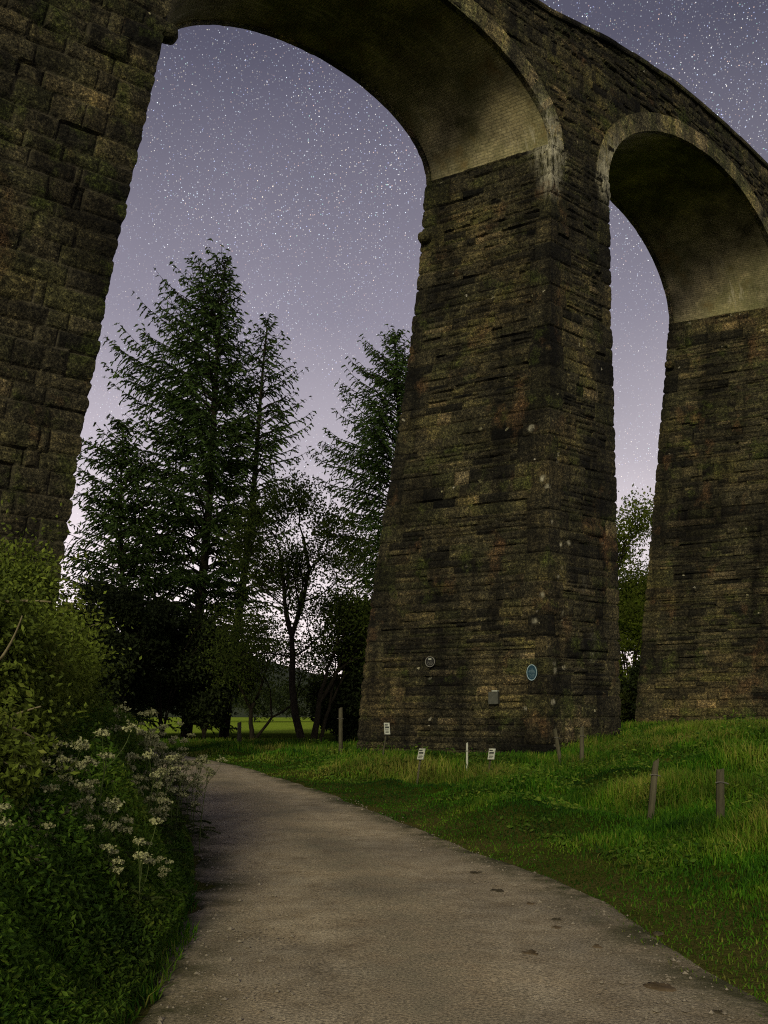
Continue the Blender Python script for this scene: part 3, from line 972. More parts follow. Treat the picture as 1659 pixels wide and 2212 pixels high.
def broadleaf(name, base, label, seed, stems, depth, leaf_n, leaf_len, mat, lean_spread=.6, up=.2, group=None, spray=.5):
    rng = rng_of(seed)
    root = thing(name, base, label, 'tree', group)
    wood = MB(); tips = []
    b = np.array(base, float)
    for st in stems:
        if st[0] == 'path':      # a trunk of known line, then free limbs from its joints
            _, pts, r, kids = st
            pts = np.array(pts, float)
            wood.tube(pts, np.linspace(r, r * .62, len(pts)), 7, .4, cap=False)
            for (j, dv, ln, rr) in kids:
                dv = np.array(dv, float); dv /= np.linalg.norm(dv)
                grow(rng, pts[j], dv, ln, rr, depth, wood, tips, lean_spread, up)
            continue
        dx, dy, dirv, ln, r = st
        p = b + np.array([dx, dy, -.2])
        d = np.array(dirv, float); d /= np.linalg.norm(d)
        grow(rng, p, d, ln, r, depth, wood, tips, lean_spread, up)
    wood.build('trunk', M_BARK, root, True)
    P = np.concatenate(tips)
    idx = rng.integers(0, len(P), leaf_n)
    C = P[idx] + rng.normal(0, spray, (leaf_n, 3))
    D = rng.normal(size=(leaf_n, 3)); D[:, 2] -= .3
    add_obj('crown', foliage_mesh('crown', C, D, leaf_len * rng.uniform(.6, 1.3, leaf_n), leaf_len * .55, rng, mat, rng.random(leaf_n)), root)
    return root

g = at_ground(648, 44)
broadleaf('alder_tree', g, 'slim dark tree with a forked crooked trunk and thin open leaves against the glow', 6,
          [('path', [pt(652, 1600, 44), pt(638, 1545, 44), pt(631, 1480, 44), pt(632, 1420, 44.1), pt(630, 1375, 44)], .20,
            [(4, (-.35, .1, .8), 1.2, .10), (4, (.40, -.1, .9), 1.3, .10), (3, (-.9, .2, .25), 1.1, .05), (3, (.7, .3, .5), 1.2, .06)]),
           ('path', [pt(630, 1375, 44), pt(616, 1310, 44), pt(612, 1250, 44.2), pt(604, 1190, 44)], .11, [(3, (-.3, 0, 1), .7, .05), (2, (-.8, 0, .6), .9, .045), (1, (-.9, .2, .4), 1.1, .05)]),
           ('path', [pt(630, 1375, 44), pt(654, 1300, 44), pt(668, 1230, 43.8), pt(655, 1160, 44)], .12, [(3, (-.1, 0, 1), .65, .05), (2, (.7, 0, .7), .9, .05), (1, (.9, .2, .4), 1.1, .05)])],
          5, 15000, .165, M_ALDER, .62, .2, spray=.45)
g = at_ground(676, 44.8)
broadleaf('alder_tree', g, 'short double stemmed dark tree leaning towards the middle pier', 9,
          [(0, 0, (.16, 0, 1), 2.2, .2), (.25, .2, (.45, .1, 1), 2.0, .12)], 5, 10000, .17, M_ALDER, .6, .18, spray=.5)
g = at_ground(545, 50)
broadleaf('alder_tree', g, 'low spreading tree with long twisting limbs beneath the leaning conifer', 15,
          [(0, 0, (.12, 0, 1), 1.9, .16), (0, .1, (.5, 0, 1), 1.8, .10)], 5, 8000, .17, M_ALDER, .7, .10, spray=.9)
g = at_ground(1352, 66)
broadleaf('oak_tree', g, 'leafy tree seen through the narrow gap between the two right piers', 19,
          [(0, 0, (.05, 0, 1), 3.3, .26), (.3, 0, (.25, 0, 1), 3.0, .18)], 5, 26000, .24, M_BRIGHT, .62, .2, spray=.75)
shrub_gap = at_ground(1362, 60)
g = at_ground(1338, 72)
broadleaf('oak_tree', g, 'taller thin crowned tree farther back, partly covered by the middle pier', 29,
          [(0, 0, (.12, 0, 1), 4.7, .28)], 5, 9500, .27, M_BRIGHT, .62, .2, spray=.6)

def shrub(name, base, size, label, seed, n, leaf_len, mat, cat='shrub', group=None, twigs=10, twig_mat=None, part='foliage', hollow=.55, twig_r=.014):
    """a bush: leaves packed in many overlapping lobes, with stems"""
    rng = rng_of(seed)
    root = thing(name, base, label, cat, group)
    b = np.array(base, float)
    sx, sy, sz = size
    nl = 26
    U = rng.normal(size=(nl, 3)); U /= np.linalg.norm(U, axis=1)[:, None]
    lc = U * np.array([sx, sy, sz * .5]) * rng.uniform(.35, .78, (nl, 1)) + np.array([0, 0, sz * .5])
    lr = rng.uniform(.26, .46, nl) * min(sx, sy, sz)
    k = rng.integers(0, nl, n)
    d = rng.normal(size=(n, 3)); d /= np.linalg.norm(d, axis=1)[:, None]
    rad = rng.random(n) ** hollow
    C = lc[k] + d * (lr[k] * rad)[:, None] * np.array([1, 1, .9])
    # ragged shoots leaving the surface
    ns = n // 7
    k2 = rng.integers(0, nl, ns)
    d2 = rng.normal(size=(ns, 3)); d2[:, 2] = np.abs(d2[:, 2]) * .8; d2 /= np.linalg.norm(d2, axis=1)[:, None]
    d2 = np.round(d2 * 2.6) / 2.6 + rng.normal(0, .05, (ns, 3))
    C2 = lc[k2] + d2 * (lr[k2] * rng.uniform(.8, 1.55, ns))[:, None]
    C = np.concatenate([C, C2])
    C[:, 2] = np.maximum(C[:, 2], rng.uniform(0, .15, len(C)))
    D = np.concatenate([d, d2]) * .5 + rng.normal(0, .6, (len(C), 3)); D[:, 2] -= .1
    lt = rng.random(nl)
    tone = np.clip(np.concatenate([lt[k], lt[k2]]) * .55 + .45 * rng.random(len(C)), 0, 1)
    add_obj(part, foliage_mesh(part, C + b, D, leaf_len * rng.uniform(.6, 1.35, len(C)), leaf_len * .55, rng, mat, tone), root)
    if twigs:
        w = MB()
        for i in range(twigs):
            az = rng.uniform(0, 2 * math.pi); l = rng.uniform(.5, .9)
            t = np.linspace(0, 1, 7)
            e = np.array([math.cos(az) * sx, math.sin(az) * sy, 0]) * l
            P = b + e * (t ** 1.3)[:, None] + np.c_[np.zeros(7), np.zeros(7), sz * rng.uniform(.5, .8) * np.sin(t * rng.uniform(1.2, 2.2))]
            w.tube(P, np.linspace(twig_r * 1.6, twig_r * .5, 7), 5, .5, cap=False)
        w.build('stem', twig_mat or M_BARK, root, True)
    return root

# dark undergrowth below the conifers
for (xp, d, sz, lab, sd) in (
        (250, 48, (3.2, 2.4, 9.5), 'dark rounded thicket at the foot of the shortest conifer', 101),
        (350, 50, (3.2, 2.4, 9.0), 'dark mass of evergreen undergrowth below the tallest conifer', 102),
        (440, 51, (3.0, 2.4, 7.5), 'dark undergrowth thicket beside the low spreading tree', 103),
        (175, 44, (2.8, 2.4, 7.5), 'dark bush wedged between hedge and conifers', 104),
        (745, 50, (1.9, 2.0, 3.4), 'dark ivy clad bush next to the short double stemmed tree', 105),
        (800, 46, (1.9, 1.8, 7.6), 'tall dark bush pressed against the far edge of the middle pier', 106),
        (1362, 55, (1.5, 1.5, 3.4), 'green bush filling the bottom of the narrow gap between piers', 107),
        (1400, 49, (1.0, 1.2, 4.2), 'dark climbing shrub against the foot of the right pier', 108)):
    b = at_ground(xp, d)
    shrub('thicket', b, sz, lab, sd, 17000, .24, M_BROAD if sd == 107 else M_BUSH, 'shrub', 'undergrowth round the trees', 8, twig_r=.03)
shrub('leafy_tree', shrub_gap, (2.3, 2.0, 9.6), 'bright leafy lower tree filling the gap between the two right piers', 141, 2500, .30, M_BRIGHT, 'tree', None, 9, part='crown', twig_r=.05)
for (xp, d, sz, lab, sd) in ((560, 190, (9, 6, 9.0), 'far rounded bush at the edge of the bright pasture, below the hill', 121),
                             (640, 205, (9, 6, 10.0), 'far broad bush behind the forked crooked tree', 122),
                             (730, 195, (10, 6, 12.0), 'far dark bush across the pasture behind the double stemmed tree', 123),
                             (480, 200, (9, 6, 11.0), 'far bush across the pasture behind the leaning conifer', 124)):
    shrub('field_bush', at_ground(xp, d), sz, lab, sd, 5000, .5, M_BUSH, 'shrub', 'bushes along the far side of the pasture', 0)

# ------------------------------------------------------------------ the hedge on the left
hed = [  # x, y, (half sizes, height), label
    (-2.80, 5.0, (.85, .9, 1.5), 'low leafy end of the hedge nearest to the viewer'),
    (-3.2, 6.6, (1.0, 1.0, 2.6), 'olive green hedge bush with brown dead twigs at its heart'),
    (-3.7, 8.4, (1.15, 1.1, 3.3), 'highest yellow green hedge bush in front of the big rough pier'),
    (-4.2, 10.6, (1.15, 1.2, 2.9), 'mid green hedge bush with arching pale shoots'),
    (-4.9, 13.0, (1.2, 1.3, 2.4), 'dull green hedge bush behind the thickest white flowers'),
    (-6.4, 16.2, (1.2, 1.4, 2.0), 'farthest hedge bush where the track bends out of sight'),
    (-5.4, 8.0, (1.3, 1.3, 3.2), 'tall hawthorn bush at the back of the hedge row'),
]
for i, (x, y, sz, lab) in enumerate(hed):
    shrub('hedge_bush', (x, y, gz(x, y) - .05), sz, lab, 200 + i, 70000 if i < 4 else 40000, .046 if i < 3 else .058, M_HEDGE, 'hedge bush', 'bushes of the hedge along the track', 9, M_TWIG, hollow=.45, twig_r=.009)

def bare_branch(pts, r, label):
    mb = MB(); mb.tube(pts, np.linspace(r, r * .45, len(pts)), 6, .6)
    o = mb.build('dead_branch', M_TWIG, None, True)
    tag(o, label, 'branch', 'dead branches caught in the hedge')
def bez(a, b, c, n=8):
    t = np.linspace(0, 1, n)[:, None]
    return (1 - t)**2 * np.array(a) + 2 * t * (1 - t) * np.array(b) + t**2 * np.array(c)
bare_branch(bez(pt(0, 1425, 5.7), pt(30, 1385, 5.65), pt(48, 1330, 5.6)), .009, 'steep pale branch leaning out of the hedge')
bare_branch(bez(pt(30, 1545, 5.4), pt(55, 1535, 5.3), pt(88, 1526, 5.2)), .009, 'short whitish straight stick low in the hedge')
bare_branch(bez(pt(-10, 1562, 5.2), pt(40, 1570, 5.2), pt(80, 1600, 5.3)), .011, 'brown bramble arching down out of the hedge')
bare_branch(bez(pt(10, 1300, 6.6), pt(60, 1296, 6.5), pt(110, 1300, 6.5)), .013, 'level pale branch high in the hedge')

# ------------------------------------------------------------------ cow parsley
def parsley_parts(seed, H):
    rng = rng_of(seed)
    st = MB(); fl = []; flD = []; lfC = []; lfD = []; lfL = []
    heads = []
    lean = rng.normal(0, .10, 2)
    nb = int(rng.integers(4, 8))
    t = np.linspace(0, 1, 6)
    main = np.c_[lean[0] * t**2 * H, lean[1] * t**2 * H, H * .9 * t]
    st.tube(main, np.linspace(.007, .004, 6), 5, .5, cap=False)
    tips = [main[-1]]
    for i in range(nb):
        f = rng.uniform(.45, .95); p = np.array([np.interp(f, t, main[:, c]) for c in range(3)])
        az = rng.uniform(0, 2 * math.pi); l = rng.uniform(.14, .30)
        q = p + np.array([math.cos(az) * l * .7, math.sin(az) * l * .7, l])
        st.tube(bez(p, (p + q) / 2 + np.array([math.cos(az), math.sin(az), -.2]) * .05, q, 5), np.linspace(.004, .0025, 5), 4, .5, cap=False)
        tips.append(q)
    for tip in tips:
        nr = int(rng.integers(8, 12)); R = rng.uniform(.04, .070)
        dots = []
        for j in range(nr):
            az = j * 2.4; rr = R * math.sqrt((j + .5) / nr)
            e = tip + np.array([math.cos(az) * rr, math.sin(az) * rr, .045 - 7 * rr * rr + rng.normal(0, .008)])
            st.tube(np.array([tip, (tip + e) / 2 + np.array([0, 0, -.004]), e]), .0012, 3, .5, cap=False)
            for q in range(7):
                dots.append(e + rng.normal(0, .011, 3) * np.array([1, 1, .8]))
        heads.append(np.array(dots))
    nl = int(rng.integers(4, 8))
    for i in range(nl):
        f = rng.uniform(.02, .6); p = np.array([np.interp(f, t, main[:, c]) for c in range(3)])
        az = rng.uniform(0, 2 * math.pi); l = rng.uniform(.18, .34)
        o = np.array([math.cos(az), math.sin(az), 0]); s = np.array([-o[1], o[0], 0])
        for a in np.linspace(.25, 1, 9):
            c0 = p + o * l * a + np.array([0, 0, .35 * l * a - .4 * l * a * a])
            for sg in (-1, 1):
                for b in np.linspace(.2, 1, 4):
                    lfC.append(c0 + s * sg * b * l * .36 * (1.15 - a)); lfD.append(o + s * sg * .7 + rng.normal(0, .25, 3)); lfL.append(.034)
    return st, heads, np.array(lfC), np.array(lfD), np.array(lfL), rng

PROTO = []
for v, H in enumerate((.95, 1.1, .8, 1.0)):
    st, heads, lc, ld, ll, rng = parsley_parts(300 + v, H)
    sm = st.mesh('stem', M_STEM)
    hm = []
    for h in heads:
        n = len(h)
        D = rng.normal(size=(n, 3)); D[:, 2] *= .8
        hm.append(foliage_mesh('flower_head', h, D, .021, .017 / .55 * .9, rng, M_FLOWER, rng.random(n)))
    lm = foliage_mesh('foliage', lc, ld, ll, ll * .5, rng, M_FERN, rng.random(len(lc)))
    PROTO.append((sm, hm, lm))
def plant_parsley(x, y, v, sc, rz, label):
    root = thing('cow_parsley', (x, y, gz(x, y) - .02), label, 'wild flower', 'cow parsley along the hedge foot')
    root.rotation_euler = (0, 0, rz); root.scale = (sc, sc, sc)
    sm, hm, lm = PROTO[v]
    for nm, me in [('stem', sm), ('foliage', lm)] + [('flower_head', m) for m in hm]:
        o = bpy.data.objects.new(nm, me); COL.objects.link(o); o.parent = root
rng = rng_of(77)
spots = []
for i in range(26):          # the thick bank of flowers where the track bends
    d = rng.uniform(8.5, 15.5)
    cx = np.interp(d, TRK_C[:60 + 60, 1], TRK_C[:120, 0])
    spots.append((cx - 1.42 - abs(rng.normal(0, .75)), d, 'white flowering cow parsley in the thick bank where the track bends', rng.uniform(.8, 1.2)))
for i in range(24):
    d = rng.uniform(5.6, 9.5)
    cx = np.interp(d, TRK_C[:120, 1], TRK_C[:120, 0])
    spots.append((cx - 1.75 - abs(rng.normal(0, .55)), d, 'white flowering cow parsley scattered in front of the taller hedge', rng.uniform(.65, 1.0)))
near = [(-1.90, 5.0, .62, 'nearest pair of cow parsley heads low over the dark verge'), (-2.12, 5.3, .8, 'nearest pair of cow parsley heads low over the dark verge'),
        (-1.62, 5.6, .62, 'small cow parsley alone close to the track edge'), (-1.5, 6.4, .5, 'cow parsley leaning over the gravel edge'),
        (-2.05, 4.55, .55, 'lowest cow parsley in the bottom corner of the verge')]
for i in range(12):
    d = rng.uniform(4.1, 6.2)
    spots.append((.30 - 1.75 - rng.uniform(0, 1.0), d, 'cow parsley scattered through the nettles of the near bank', rng.uniform(.5, .78)))
for (x, y, sc, lab) in near: spots.append((x, y, lab, sc))
for i, (x, y, lab, sc) in enumerate(spots):
    plant_parsley(x, y, int(rng.integers(0, 4)), sc, rng.uniform(0, 6.28), lab)

# ------------------------------------------------------------------ grass
def blades(name, X, Y, Hh, wid, rng, mat, tone, kind='stuff'):
    n = len(X)
    Z = ground_h(X, Y) - .02
    az = rng.uniform(0, 2 * np.pi, n)
    lean = np.abs(rng.normal(0, .62, n)).clip(0, 1.1) * Hh
    lx, ly = np.cos(az) * lean, np.sin(az) * lean
    pa = rng.uniform(0, 2 * np.pi, n)
    wx, wy = np.cos(pa) * wid / 2, np.sin(pa) * wid / 2
    b = np.stack([X, Y, Z], 1)
    m = b + np.stack([lx * .35, ly * .35, Hh * .6], 1)
    t = b + np.stack([lx, ly, Hh * (.98 - .25 * (lean / (Hh + 1e-6))**2)], 1)
    w = np.stack([wx, wy, np.zeros(n)], 1)
    V = np.stack([b - w, b + w, m + w * .8, m - w * .8, t], 1).reshape(-1, 3)
    i = np.arange(n)[:, None] * 5
    Q = i + np.array([[0, 1, 2, 3]]); T = i + np.array([[3, 2, 4]])
    me = mesh_np(name, V, Q, T, mat, False, {'tone': np.repeat(tone, 5)})
    o = add_obj(name, me)
    o['kind'] = kind
    return o
M_GRASS = leaf_mat('grass_blades', [(0, (.012, .045, .003)), (.4, (.042, .135, .005)), (.7, (.105, .185, .012)), (1, (.21, .215, .045))], .3)
rng = rng_of(55)
def scatter(n, y0, y1, margin=1.2):
    y = y0 * (y1 / y0) ** rng.random(n)
    x = rng.uniform(-1, 1, n) * (.42 * y + margin)
    return x, y
X, Y = scatter(420000, 3.6, 46)
td = track_dist(X, Y)
patch = fbm(X * .45, Y * .45, 31); patch2 = fbm(X * 1.3, Y * 1.3, 33)
right = td > 0
h = np.where(right, .045 + .19 * sstep(1.9, 4.6, td) * (.15 + 1.6 * sstep(.3, .7, patch)) * sstep(4, 9, Y), .10 + .30 * sstep(1.5, 2.4, -td))
h = np.where(Y > 22, np.minimum(h, .26), h)
h *= .55 + .9 * rng.random(len(X))
edge_r = 1.36 + .12 * sstep(16, 8, Y) + .9 * (fbm(X * .9, Y * .9, 35) - .5)
keep = np.where(right, td > edge_r, -td > 1.5 + .35 * (fbm(X * 1.2, Y * 1.2, 36) - .5))
keep &= right | ((td > -1.95) & (rng.random(len(X)) < .5))
keep &= rng.random(len(X)) < np.where(right, (.32 + .45 * sstep(9, 14, Y)) + (.68 - .45 * sstep(9, 14, Y)) * sstep(1.5, 3.6, td + .9 * (fbm(X * .8, Y * .8, 39) - .5)), 1)
def in_poly(px_, py_, P):
    c = np.zeros(len(px_), bool)
    for k in range(len(P)):
        (x1, y1), (x2, y2) = P[k], P[(k + 1) % len(P)]
        c ^= ((y1 > py_) != (y2 > py_)) & (px_ < (x2 - x1) * (py_ - y1) / (y2 - y1 + 1e-9) + x1)
    return c
for k in (0, 1, 2): keep &= ~in_poly(X, Y, FEET[k])
X, Y, h, td, patch, patch2 = (a[keep] for a in (X, Y, h, td, patch, patch2))
tone = np.clip(.5 + 1.7 * (patch - .5) + .7 * (patch2 - .5) + rng.normal(0, .17, len(X)), 0, 1)
blades('grass', X, Y, h, .006 + .00075 * Y, rng, M_GRASS, tone)

def ground_cover():
    rg = rng_of(66)
    n = 260000
    Y = 3.2 * (18 / 3.2) ** rg.random(n)
    cx = np.interp(Y, TRK_C[:140, 1], TRK_C[:140, 0])
    off = rg.uniform(1.56, 4.0, n)
    X = cx - off
    clump = fbm(X * 1.6, Y * 1.6, 71)
    top = (.20 + 1.0 * sstep(1.5, 2.4, off)) * (.30 + 1.2 * clump) * (.66 + .34 * sstep(4.5, 8.5, Y))
    Z = ground_h(X, Y) + top * rg.random(n) ** .6
    D = rg.normal(size=(n, 3)); D[:, 2] = D[:, 2] * .8 - .1
    ln = (.024 + .0026 * Y) * rg.uniform(.6, 1.4, n)
    t2 = fbm(X * 2.7, Y * 2.7, 72)
    me = foliage_mesh('undergrowth', np.stack([X, Y, Z], 1), D, ln, ln * .42, rg, M_HERB, np.clip(.2 + .9 * (t2 - .25) + rg.normal(0, .15, n), 0, 1))
    o = add_obj('undergrowth', me)
    tag(o, 'low leafy nettles and weeds covering the bank between track and hedge', 'ground cover', None, 'stuff')
M_HERB = leaf_mat('herb_leaves', [(0, (.022, .060, .007)), (.5, (.075, .145, .014)), (1, (.175, .225, .032))], .3)
ground_cover()
def weeds():
    rg = rng_of(67)
    n = 90000
    Y = 5 * (34 / 5) ** rg.random(n)
    X = rg.uniform(-1, 1, n) * (.42 * Y + 1.5)
    td = track_dist(X, Y)
    cl = fbm(X * .8, Y * .8, 81)
    k = (td > 2.3) & (cl > .52) & ~in_poly(X, Y, FEET[1]) & ~in_poly(X, Y, FEET[2])
    X, Y, td, cl = X[k], Y[k], td[k], cl[k]
    n = len(X)
    top = .06 + 1.5 * (cl - .5) * sstep(2.3, 4.5, td)
    Z = ground_h(X, Y) + top * rg.random(n) ** .7
    D = rg.normal(size=(n, 3)); D[:, 2] = D[:, 2] * .5
    ln = (.03 + .0026 * Y) * rg.uniform(.6, 1.4, n)
    o = add_obj('weeds', foliage_mesh('weeds', np.stack([X, Y, Z], 1), D, ln, ln * .45, rg, M_HERB, np.clip(fbm(X * 1.9, Y * 1.9, 83) + rg.normal(0, .18, n), 0, 1)))
    tag(o, 'clumps of leafy weeds standing in the long grass', 'ground cover', None, 'stuff')
weeds()

# ------------------------------------------------------------------ posts, signs, plaques
def fence_post(xp, ytop, d, r, label, lean=(0, 0), group='fence posts in the long grass', name='fence_post', mat=None, sq=False):
    x, y, z = at_ground(xp, d)
    top = EYE + (1540 - ytop) / 2000 * d
    H = top - z
    root = thing(name, (x, y, z), label, 'post', group)
    rng = rng_of(int(xp))
    k = 4 if sq else 9
    t = np.linspace(0, 1, 8)
    th = np.arange(k) / k * 2 * np.pi + (.6 if sq else 0)
    V = []
    for f in t:
        rr = r * (1.04 - .10 * f) * (1 + rng.normal(0, .03, k))
        V.append(np.c_[x + lean[0] * H * (f - 1) + np.cos(th) * rr, y + lean[1] * H * (f - 1) + np.sin(th) * rr, np.full(k, z - .3 + (H + .3) * f) + (rng.normal(0, .012, k) + .02 * np.cos(th) if f == 1 else 0)])
    V = np.concatenate(V)
    V = np.concatenate([V, V[-k:].mean(0)[None] + np.array([[0, 0, .01]])])
    T = [(7 * k + j, 7 * k + (j + 1) % k, 8 * k) for j in range(k)]
    me = mesh_np('stake', V, grid_quads(8, k, True), T, mat or M_WOOD)
    add_obj('stake', me, root)
    st = MB()      # wire staples and a stub of fence wire
    for hh in (.78,):
        zz = z + H * hh
        xx = x + lean[0] * H * (hh - 1)
        st.tube(bez((xx - r * 1.6, y - r * 1.08, zz), (xx, y - r * 1.35, zz + .02), (xx + r * 1.6, y - r * 1.02, zz - .015), 6), .006, 4)
    st.build('wire', M_WIRE, root)
    return root
fence_post(1556, 1664, 10.2, .045, 'stout grey round fence post standing upright nearest to the track')
fence_post(1417, 1645, 11.6, .042, 'dark weathered fence post leaning over in the long grass', (.14, .02))
fence_post(1257, 1570, 22.0, .055, 'pale thin upright post in front of the pier corner')
fence_post(1198, 1575, 22.8, .05, 'slanting post propped beside the pale thin one at the pier corner', (-.24, 0))
fence_post(736, 1530, 33.0, .075, 'lone grey post beside the far edge of the middle pier')
fence_post(1009, 1605, 20.5, .032, 'short white marker post between the small tilted signs', group=None, name='marker_post', mat=M_WHITE, sq=True)
fence_post(517, 1560, 40.0, .09, 'dark stump like post at the foot of the conifers')

def tilted_sign(xp, yp, d, w, h, label, post_lean, rot):
    xb, yb = px(xp, d), d
    zc = EYE + (1540 - yp) / 2000 * d
    z0 = gz(xb - post_lean * 1.0, yb)
    root = thing('information_sign', (xb - post_lean, yb, z0), label, 'sign', 'small tilted signs at the foot of the pier')
    mb = MB()
    mb.tube(bez((xb - post_lean, yb + .05, z0 - .2), (xb - post_lean * .5, yb + .05, (z0 + zc) / 2), (xb, yb + .04, zc), 5), .022, 6)
    mb.build('post', M_WOOD, root, True)
    tilt = (math.radians(62), 0)
    bd = MB(); bd.box((xb, yb, zc), (w, h, .03), rot, tilt, .006)
    o = bd.build('panel', M_WHITE, root)
    pr = MB()
    for i, (u, v, ww, hh) in enumerate(((-.12, .30, .55, .10), (0, .08, .70, .16), (-.05, -.12, .6, .05), (.02, -.24, .66, .05), (-.04, -.36, .58, .05))):
        q = np.array([(u - ww / 2, v - hh / 2, 0), (u + ww / 2, v - hh / 2, 0), (u + ww / 2, v + hh / 2, 0), (u - ww / 2, v + hh / 2, 0)]) * np.array([w, h, 0]) + np.array([0, 0, .019])
        pr.add(xf(q, (xb, yb, zc), rot, tilt), [[0, 1, 2, 3]])
    pr.build('print', M_INK, o)
tilted_sign(836, 1574, 25.5, .16, .36, 'small pale sign standing highest, by the far edge of the pier', .2, .12)
tilted_sign(910, 1629, 19.0, .14, .25, 'small pale sign low in the grass, farther from the pier corner', .12, -.45)
tilted_sign(1062, 1629, 19.2, .14, .25, 'small pale sign low in the grass, closest to the pier corner', .12, -.40)

# a frame on the middle pier's face below the arch: left corner (far) to right corner (near)
def pier_face_point(xp, yp, out=.0):
    """point on the face N-L of the middle pier seen at a given place; its normal and the along-face direction"""
    F, T = np.array(FEET[1]), np.array(TOPS[1])
    z = 3.0
    for _ in range(20):
        t = (z + .4) / (ZS + .4); w = W1(t)
        C = F + (T - F) * w
        a, b = C[3], C[0]
        k = (xp - 829.5) / 2000
        # a + u(b-a) with x = k y
        e = b - a
        u = (k * a[1] - a[0]) / (e[0] - k * e[1])
        p = a + u * e
        z = EYE + (1540 - yp) / 2000 * p[1]
    e = e / np.linalg.norm(e)
    n = np.array([e[1], -e[0]])
    return np.array([p[0] + n[0] * out, p[1] + n[1] * out, z]), e, n
def plaque(name, xp, yp, rx, rz, label, m_face, m_rim, m_text, badge, lines):
    p, e, n = pier_face_point(xp, yp, .15)
    root = thing(name, tuple(p), label, 'plaque')
    E = np.array([e[0], e[1], 0]); Z = np.array([0, 0, 1.0]); Nn = np.array([n[0], n[1], 0])
    k = 40
    th = np.arange(k) / k * 2 * np.pi
    def ring(a, o): return p + np.cos(th)[:, None] * E * rx * a + np.sin(th)[:, None] * Z * rz * a + Nn * o
    V = np.concatenate([ring(.98, -.16), ring(.98, .0), p[None]])
    T = [(k + j, k + (j + 1) % k, 2 * k) for j in range(k)]
    add_obj('plate', mesh_np('plate', V, grid_quads(2, k, True), T, m_face), root)
    V = np.concatenate([ring(1.0, -.02), ring(1.0, .016), ring(.91, .016), ring(.89, .002)])
    add_obj('rim', mesh_np('rim', V, grid_quads(4, k, True), mat=m_rim, smooth=False), root)
    tx = MB(); rg = rng_of(int(xp))
    for (v, half, hgt) in lines:      # rows of raised letters, too small to read
        u = -half
        while u < half:
            w = rg.uniform(.035, .075)
            if rg.random() > .18:
                for q in range(2):
                    a0, a1 = u + q * w * .5, u + q * w * .5 + w * .28
                    Vq = [p + E * rx * aa + Z * rz * (v + sg * hgt / 2) + Nn * .008 for aa, sg in ((a0, -1), (a1, -1), (a1, 1), (a0, 1))]
                    tx.add(Vq, [[0, 1, 2, 3]])
                Vq = [p + E * rx * aa + Z * rz * (v + hgt / 2 * s1) + Nn * .0085 for aa, s1 in ((u, .45), (u + w * .8, .45), (u + w * .8, .95), (u, .95))]
                tx.add(Vq, [[0, 1, 2, 3]])
            u += w + .02
    tx.build('lettering', m_text, root)
    if badge:
        bd = MB()
        c = p + Z * rz * .52 + Nn * .012
        for (u0, u1, v0, v1) in ((-.30, -.02, -.16, .16), (.04, .30, -.16, .16)):
            bd.add([c + E * rx * a + Z * rz * b for a, b in ((u0, v0), (u1, v0), (u1, v1), (u0, v1))], [[0, 1, 2, 3]])
        bd.build('emblem', M_WHITE, root)
plaque('wall_plaque', 1152, 1453, .175, .265, 'oval blue plaque with pale rim and rows of lettering on the pier face', M_BLUE, M_BLUERIM, M_BLUETEXT, False,
       [(.42, .30, .09), (.26, .52, .09), (.10, .60, .09), (-.06, .62, .09), (-.26, .60, .09), (-.42, .52, .09), (-.58, .36, .09)])
plaque('wall_plaque', 933, 1430, .185, .185, 'smaller round black plaque with grey rim and a pale emblem on the pier face', M_BLACKPL, M_GREYRIM, M_GREYRIM, True,
       [(.10, .5, .09), (-.12, .6, .09), (-.34, .55, .09), (-.55, .4, .09)])
# small metal box fixed to the pier
p, e, n = pier_face_point(1070, 1508, .10)
root = thing('metal_box', tuple(p), 'small grey metal box with a white lid fixed to the pier below the plaques', 'box')
ang = math.atan2(e[1], e[0])
mb = MB(); mb.box(p, (.34, .22, .42), ang, (0, 0), .015); mb.build('case', simple_mat('dull_zinc', (.035, .038, .030), (.085, .088, .072), 5, .6), root)
mb = MB(); mb.box(p + np.array([.06 * e[0] + n[0] * .02, .06 * e[1] + n[1] * .02, .235]), (.20, .24, .045), ang, (0, 0), .008); mb.build('lid', M_WHITE, root)

# ------------------------------------------------------------------ flat clods and dead leaves on the gravel
M_CLOD = simple_mat('damp_clod', (.035, .030, .018), (.11, .092, .060), 9, .9, .6)
M_CLODB = simple_mat('brown_clod', (.07, .050, .026), (.17, .125, .075), 9, .9, .6)
def track_point(xp, yp):
    d = 1.475 * 2000 / (yp - 1540)
    return px(xp, d), d
def clod(xp, yp, wpx, label, mat=None, asp=.55):
    x, y = track_point(xp, yp)
    rx = wpx / 2 / 2000 * y
    rg = rng_of(int(xp + yp))
    k = 18; th = np.arange(k) / k * 2 * np.pi
    z0 = gz(x, y) + .014
    rr = 1 + .45 * rg.normal(0, 1, k); rr = (rr + np.roll(rr, 1) + np.roll(rr, -1)) / 3
    V = []
    for (s, h) in ((1.0, -.006), (.9, .003), (.6, .007), (.25, .006)):
        V.append(np.c_[x + np.cos(th) * rr * rx * s, y + np.sin(th) * rr * rx * asp * 2.1 * s, z0 + h + rg.normal(0, .003, k)])
    V = np.concatenate(V + [np.array([[x, y, z0 + .012]])])
    T = [(3 * k + j, 3 * k + (j + 1) % k, 4 * k) for j in range(k)]
    o = add_obj('earth_clod', mesh_np('earth_clod', V, grid_quads(4, k, True), T, mat or M_CLOD, True))
    tag(o, label, 'clod', 'flat clods lying on the gravel')
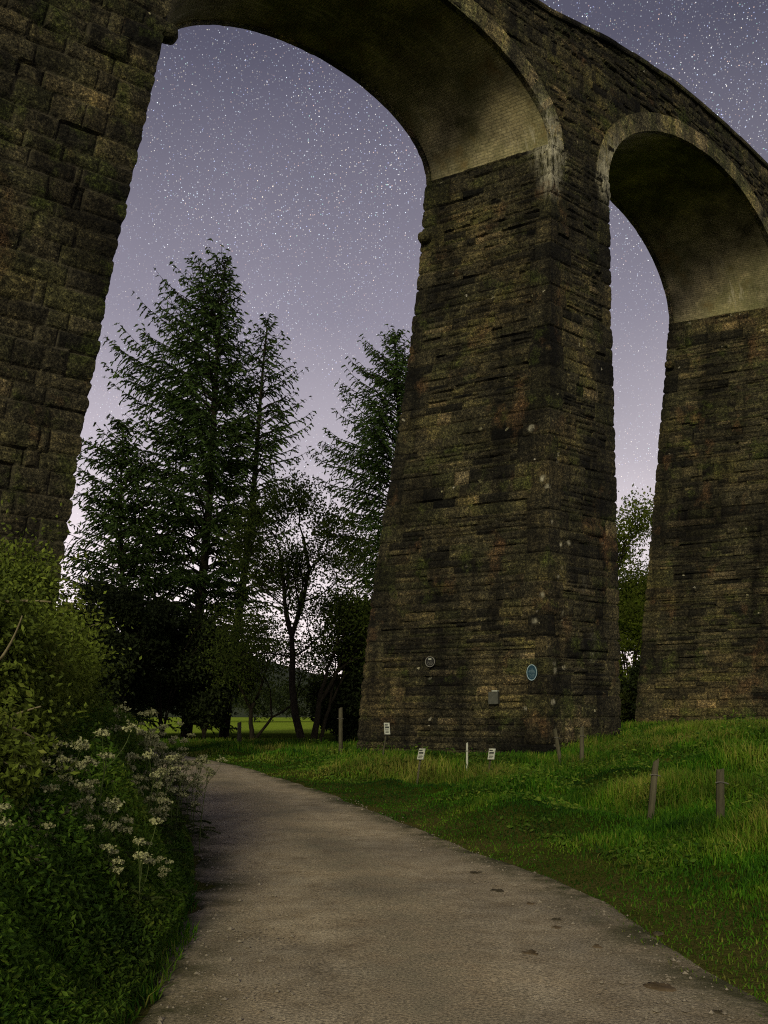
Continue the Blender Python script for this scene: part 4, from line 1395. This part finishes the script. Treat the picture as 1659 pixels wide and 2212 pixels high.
def loose_gravel():
    rg = rng_of(88)
    n = 4200
    Y = 3.6 * (16 / 3.6) ** rg.random(n)
    cx = np.interp(Y, TRK_C[:140, 1], TRK_C[:140, 0])
    u = np.where(rg.random(n) < .55, rg.normal(0, 1, n) * .18 + rg.choice([-1.25, -.1, 1.25], n), rg.uniform(-1.5, 1.5, n))
    X = cx + u
    r = rg.gamma(2.2, .0030, n).clip(.003, .022)
    Z = ground_h(X, Y) + .018 + r * .2
    base = np.array([(1, 0, 0), (0, 1, 0), (-1, 0, 0), (0, -1, 0), (0, 0, .75), (0, 0, -.6)])
    V = base[None] * rg.uniform(.6, 1.3, (n, 6, 1)) * r[:, None, None]
    a = rg.uniform(0, 6.28, n); c, s_ = np.cos(a)[:, None], np.sin(a)[:, None]
    V = np.stack([V[:, :, 0] * c - V[:, :, 1] * s_, V[:, :, 0] * s_ + V[:, :, 1] * c, V[:, :, 2]], -1) + np.stack([X, Y, Z], 1)[:, None]
    T = np.array([(0, 1, 4), (1, 2, 4), (2, 3, 4), (3, 0, 4), (1, 0, 5), (2, 1, 5), (3, 2, 5), (0, 3, 5)])
    o = add_obj('loose_gravel', mesh_np('loose_gravel', V, None, (np.arange(n)[:, None, None] * 6 + T[None]).reshape(-1, 3), M_GRIT))
    tag(o, 'loose grit and pebbles strewn over the track', 'gravel', None, 'stuff')
M_GRIT = simple_mat('grit_stone', (.11, .095, .072), (.34, .30, .235), 45, .9, .2)
loose_gravel()
G = {
    (1421, 2126, 64): ('largest brown flat clod on the gravel, closest to the verge corner', M_CLODB),
    (1150, 2056, 36): ('brown clod lying alone in the near wheel track', M_CLODB),
    (1201, 1984, 28): ('dark curved clod just above its fainter twin on the right wheel track', None),
    (1199, 2000, 26): ('faint thin clod just below the dark curved one', M_CLODB),
    (1183, 1917, 28): ('black narrow clod touching the right edge of the gravel', None),
    (1076, 1921, 30): ('dark thin clod left of the black narrow one', None),
    (1146, 1950, 22): ('small reddish clod between the black narrow clod and the curved one', M_CLODB),
    (704, 1861, 22): ('left one of two dark specks in the middle of the track', None),
    (741, 1861, 20): ('right one of two dark specks in the middle of the track', None),
    (748, 1953, 22): ('dark speck by itself below the pair in the middle of the track', None),
    (1030, 1883, 24): ('faint clod near the right edge, farthest along the track', None),
    (1422, 2013, 22): ('small dark clod at the grass edge above the largest brown one', None),
    (1553, 2182, 24): ('black clod at the gravel edge in the lowest corner', None),
    (1290, 2042, 24): ('dim clod between the curved one and the largest brown one', M_CLODB),
}
for (a, b, w), (lab, m) in G.items():
    clod(a, b, w, lab, m)
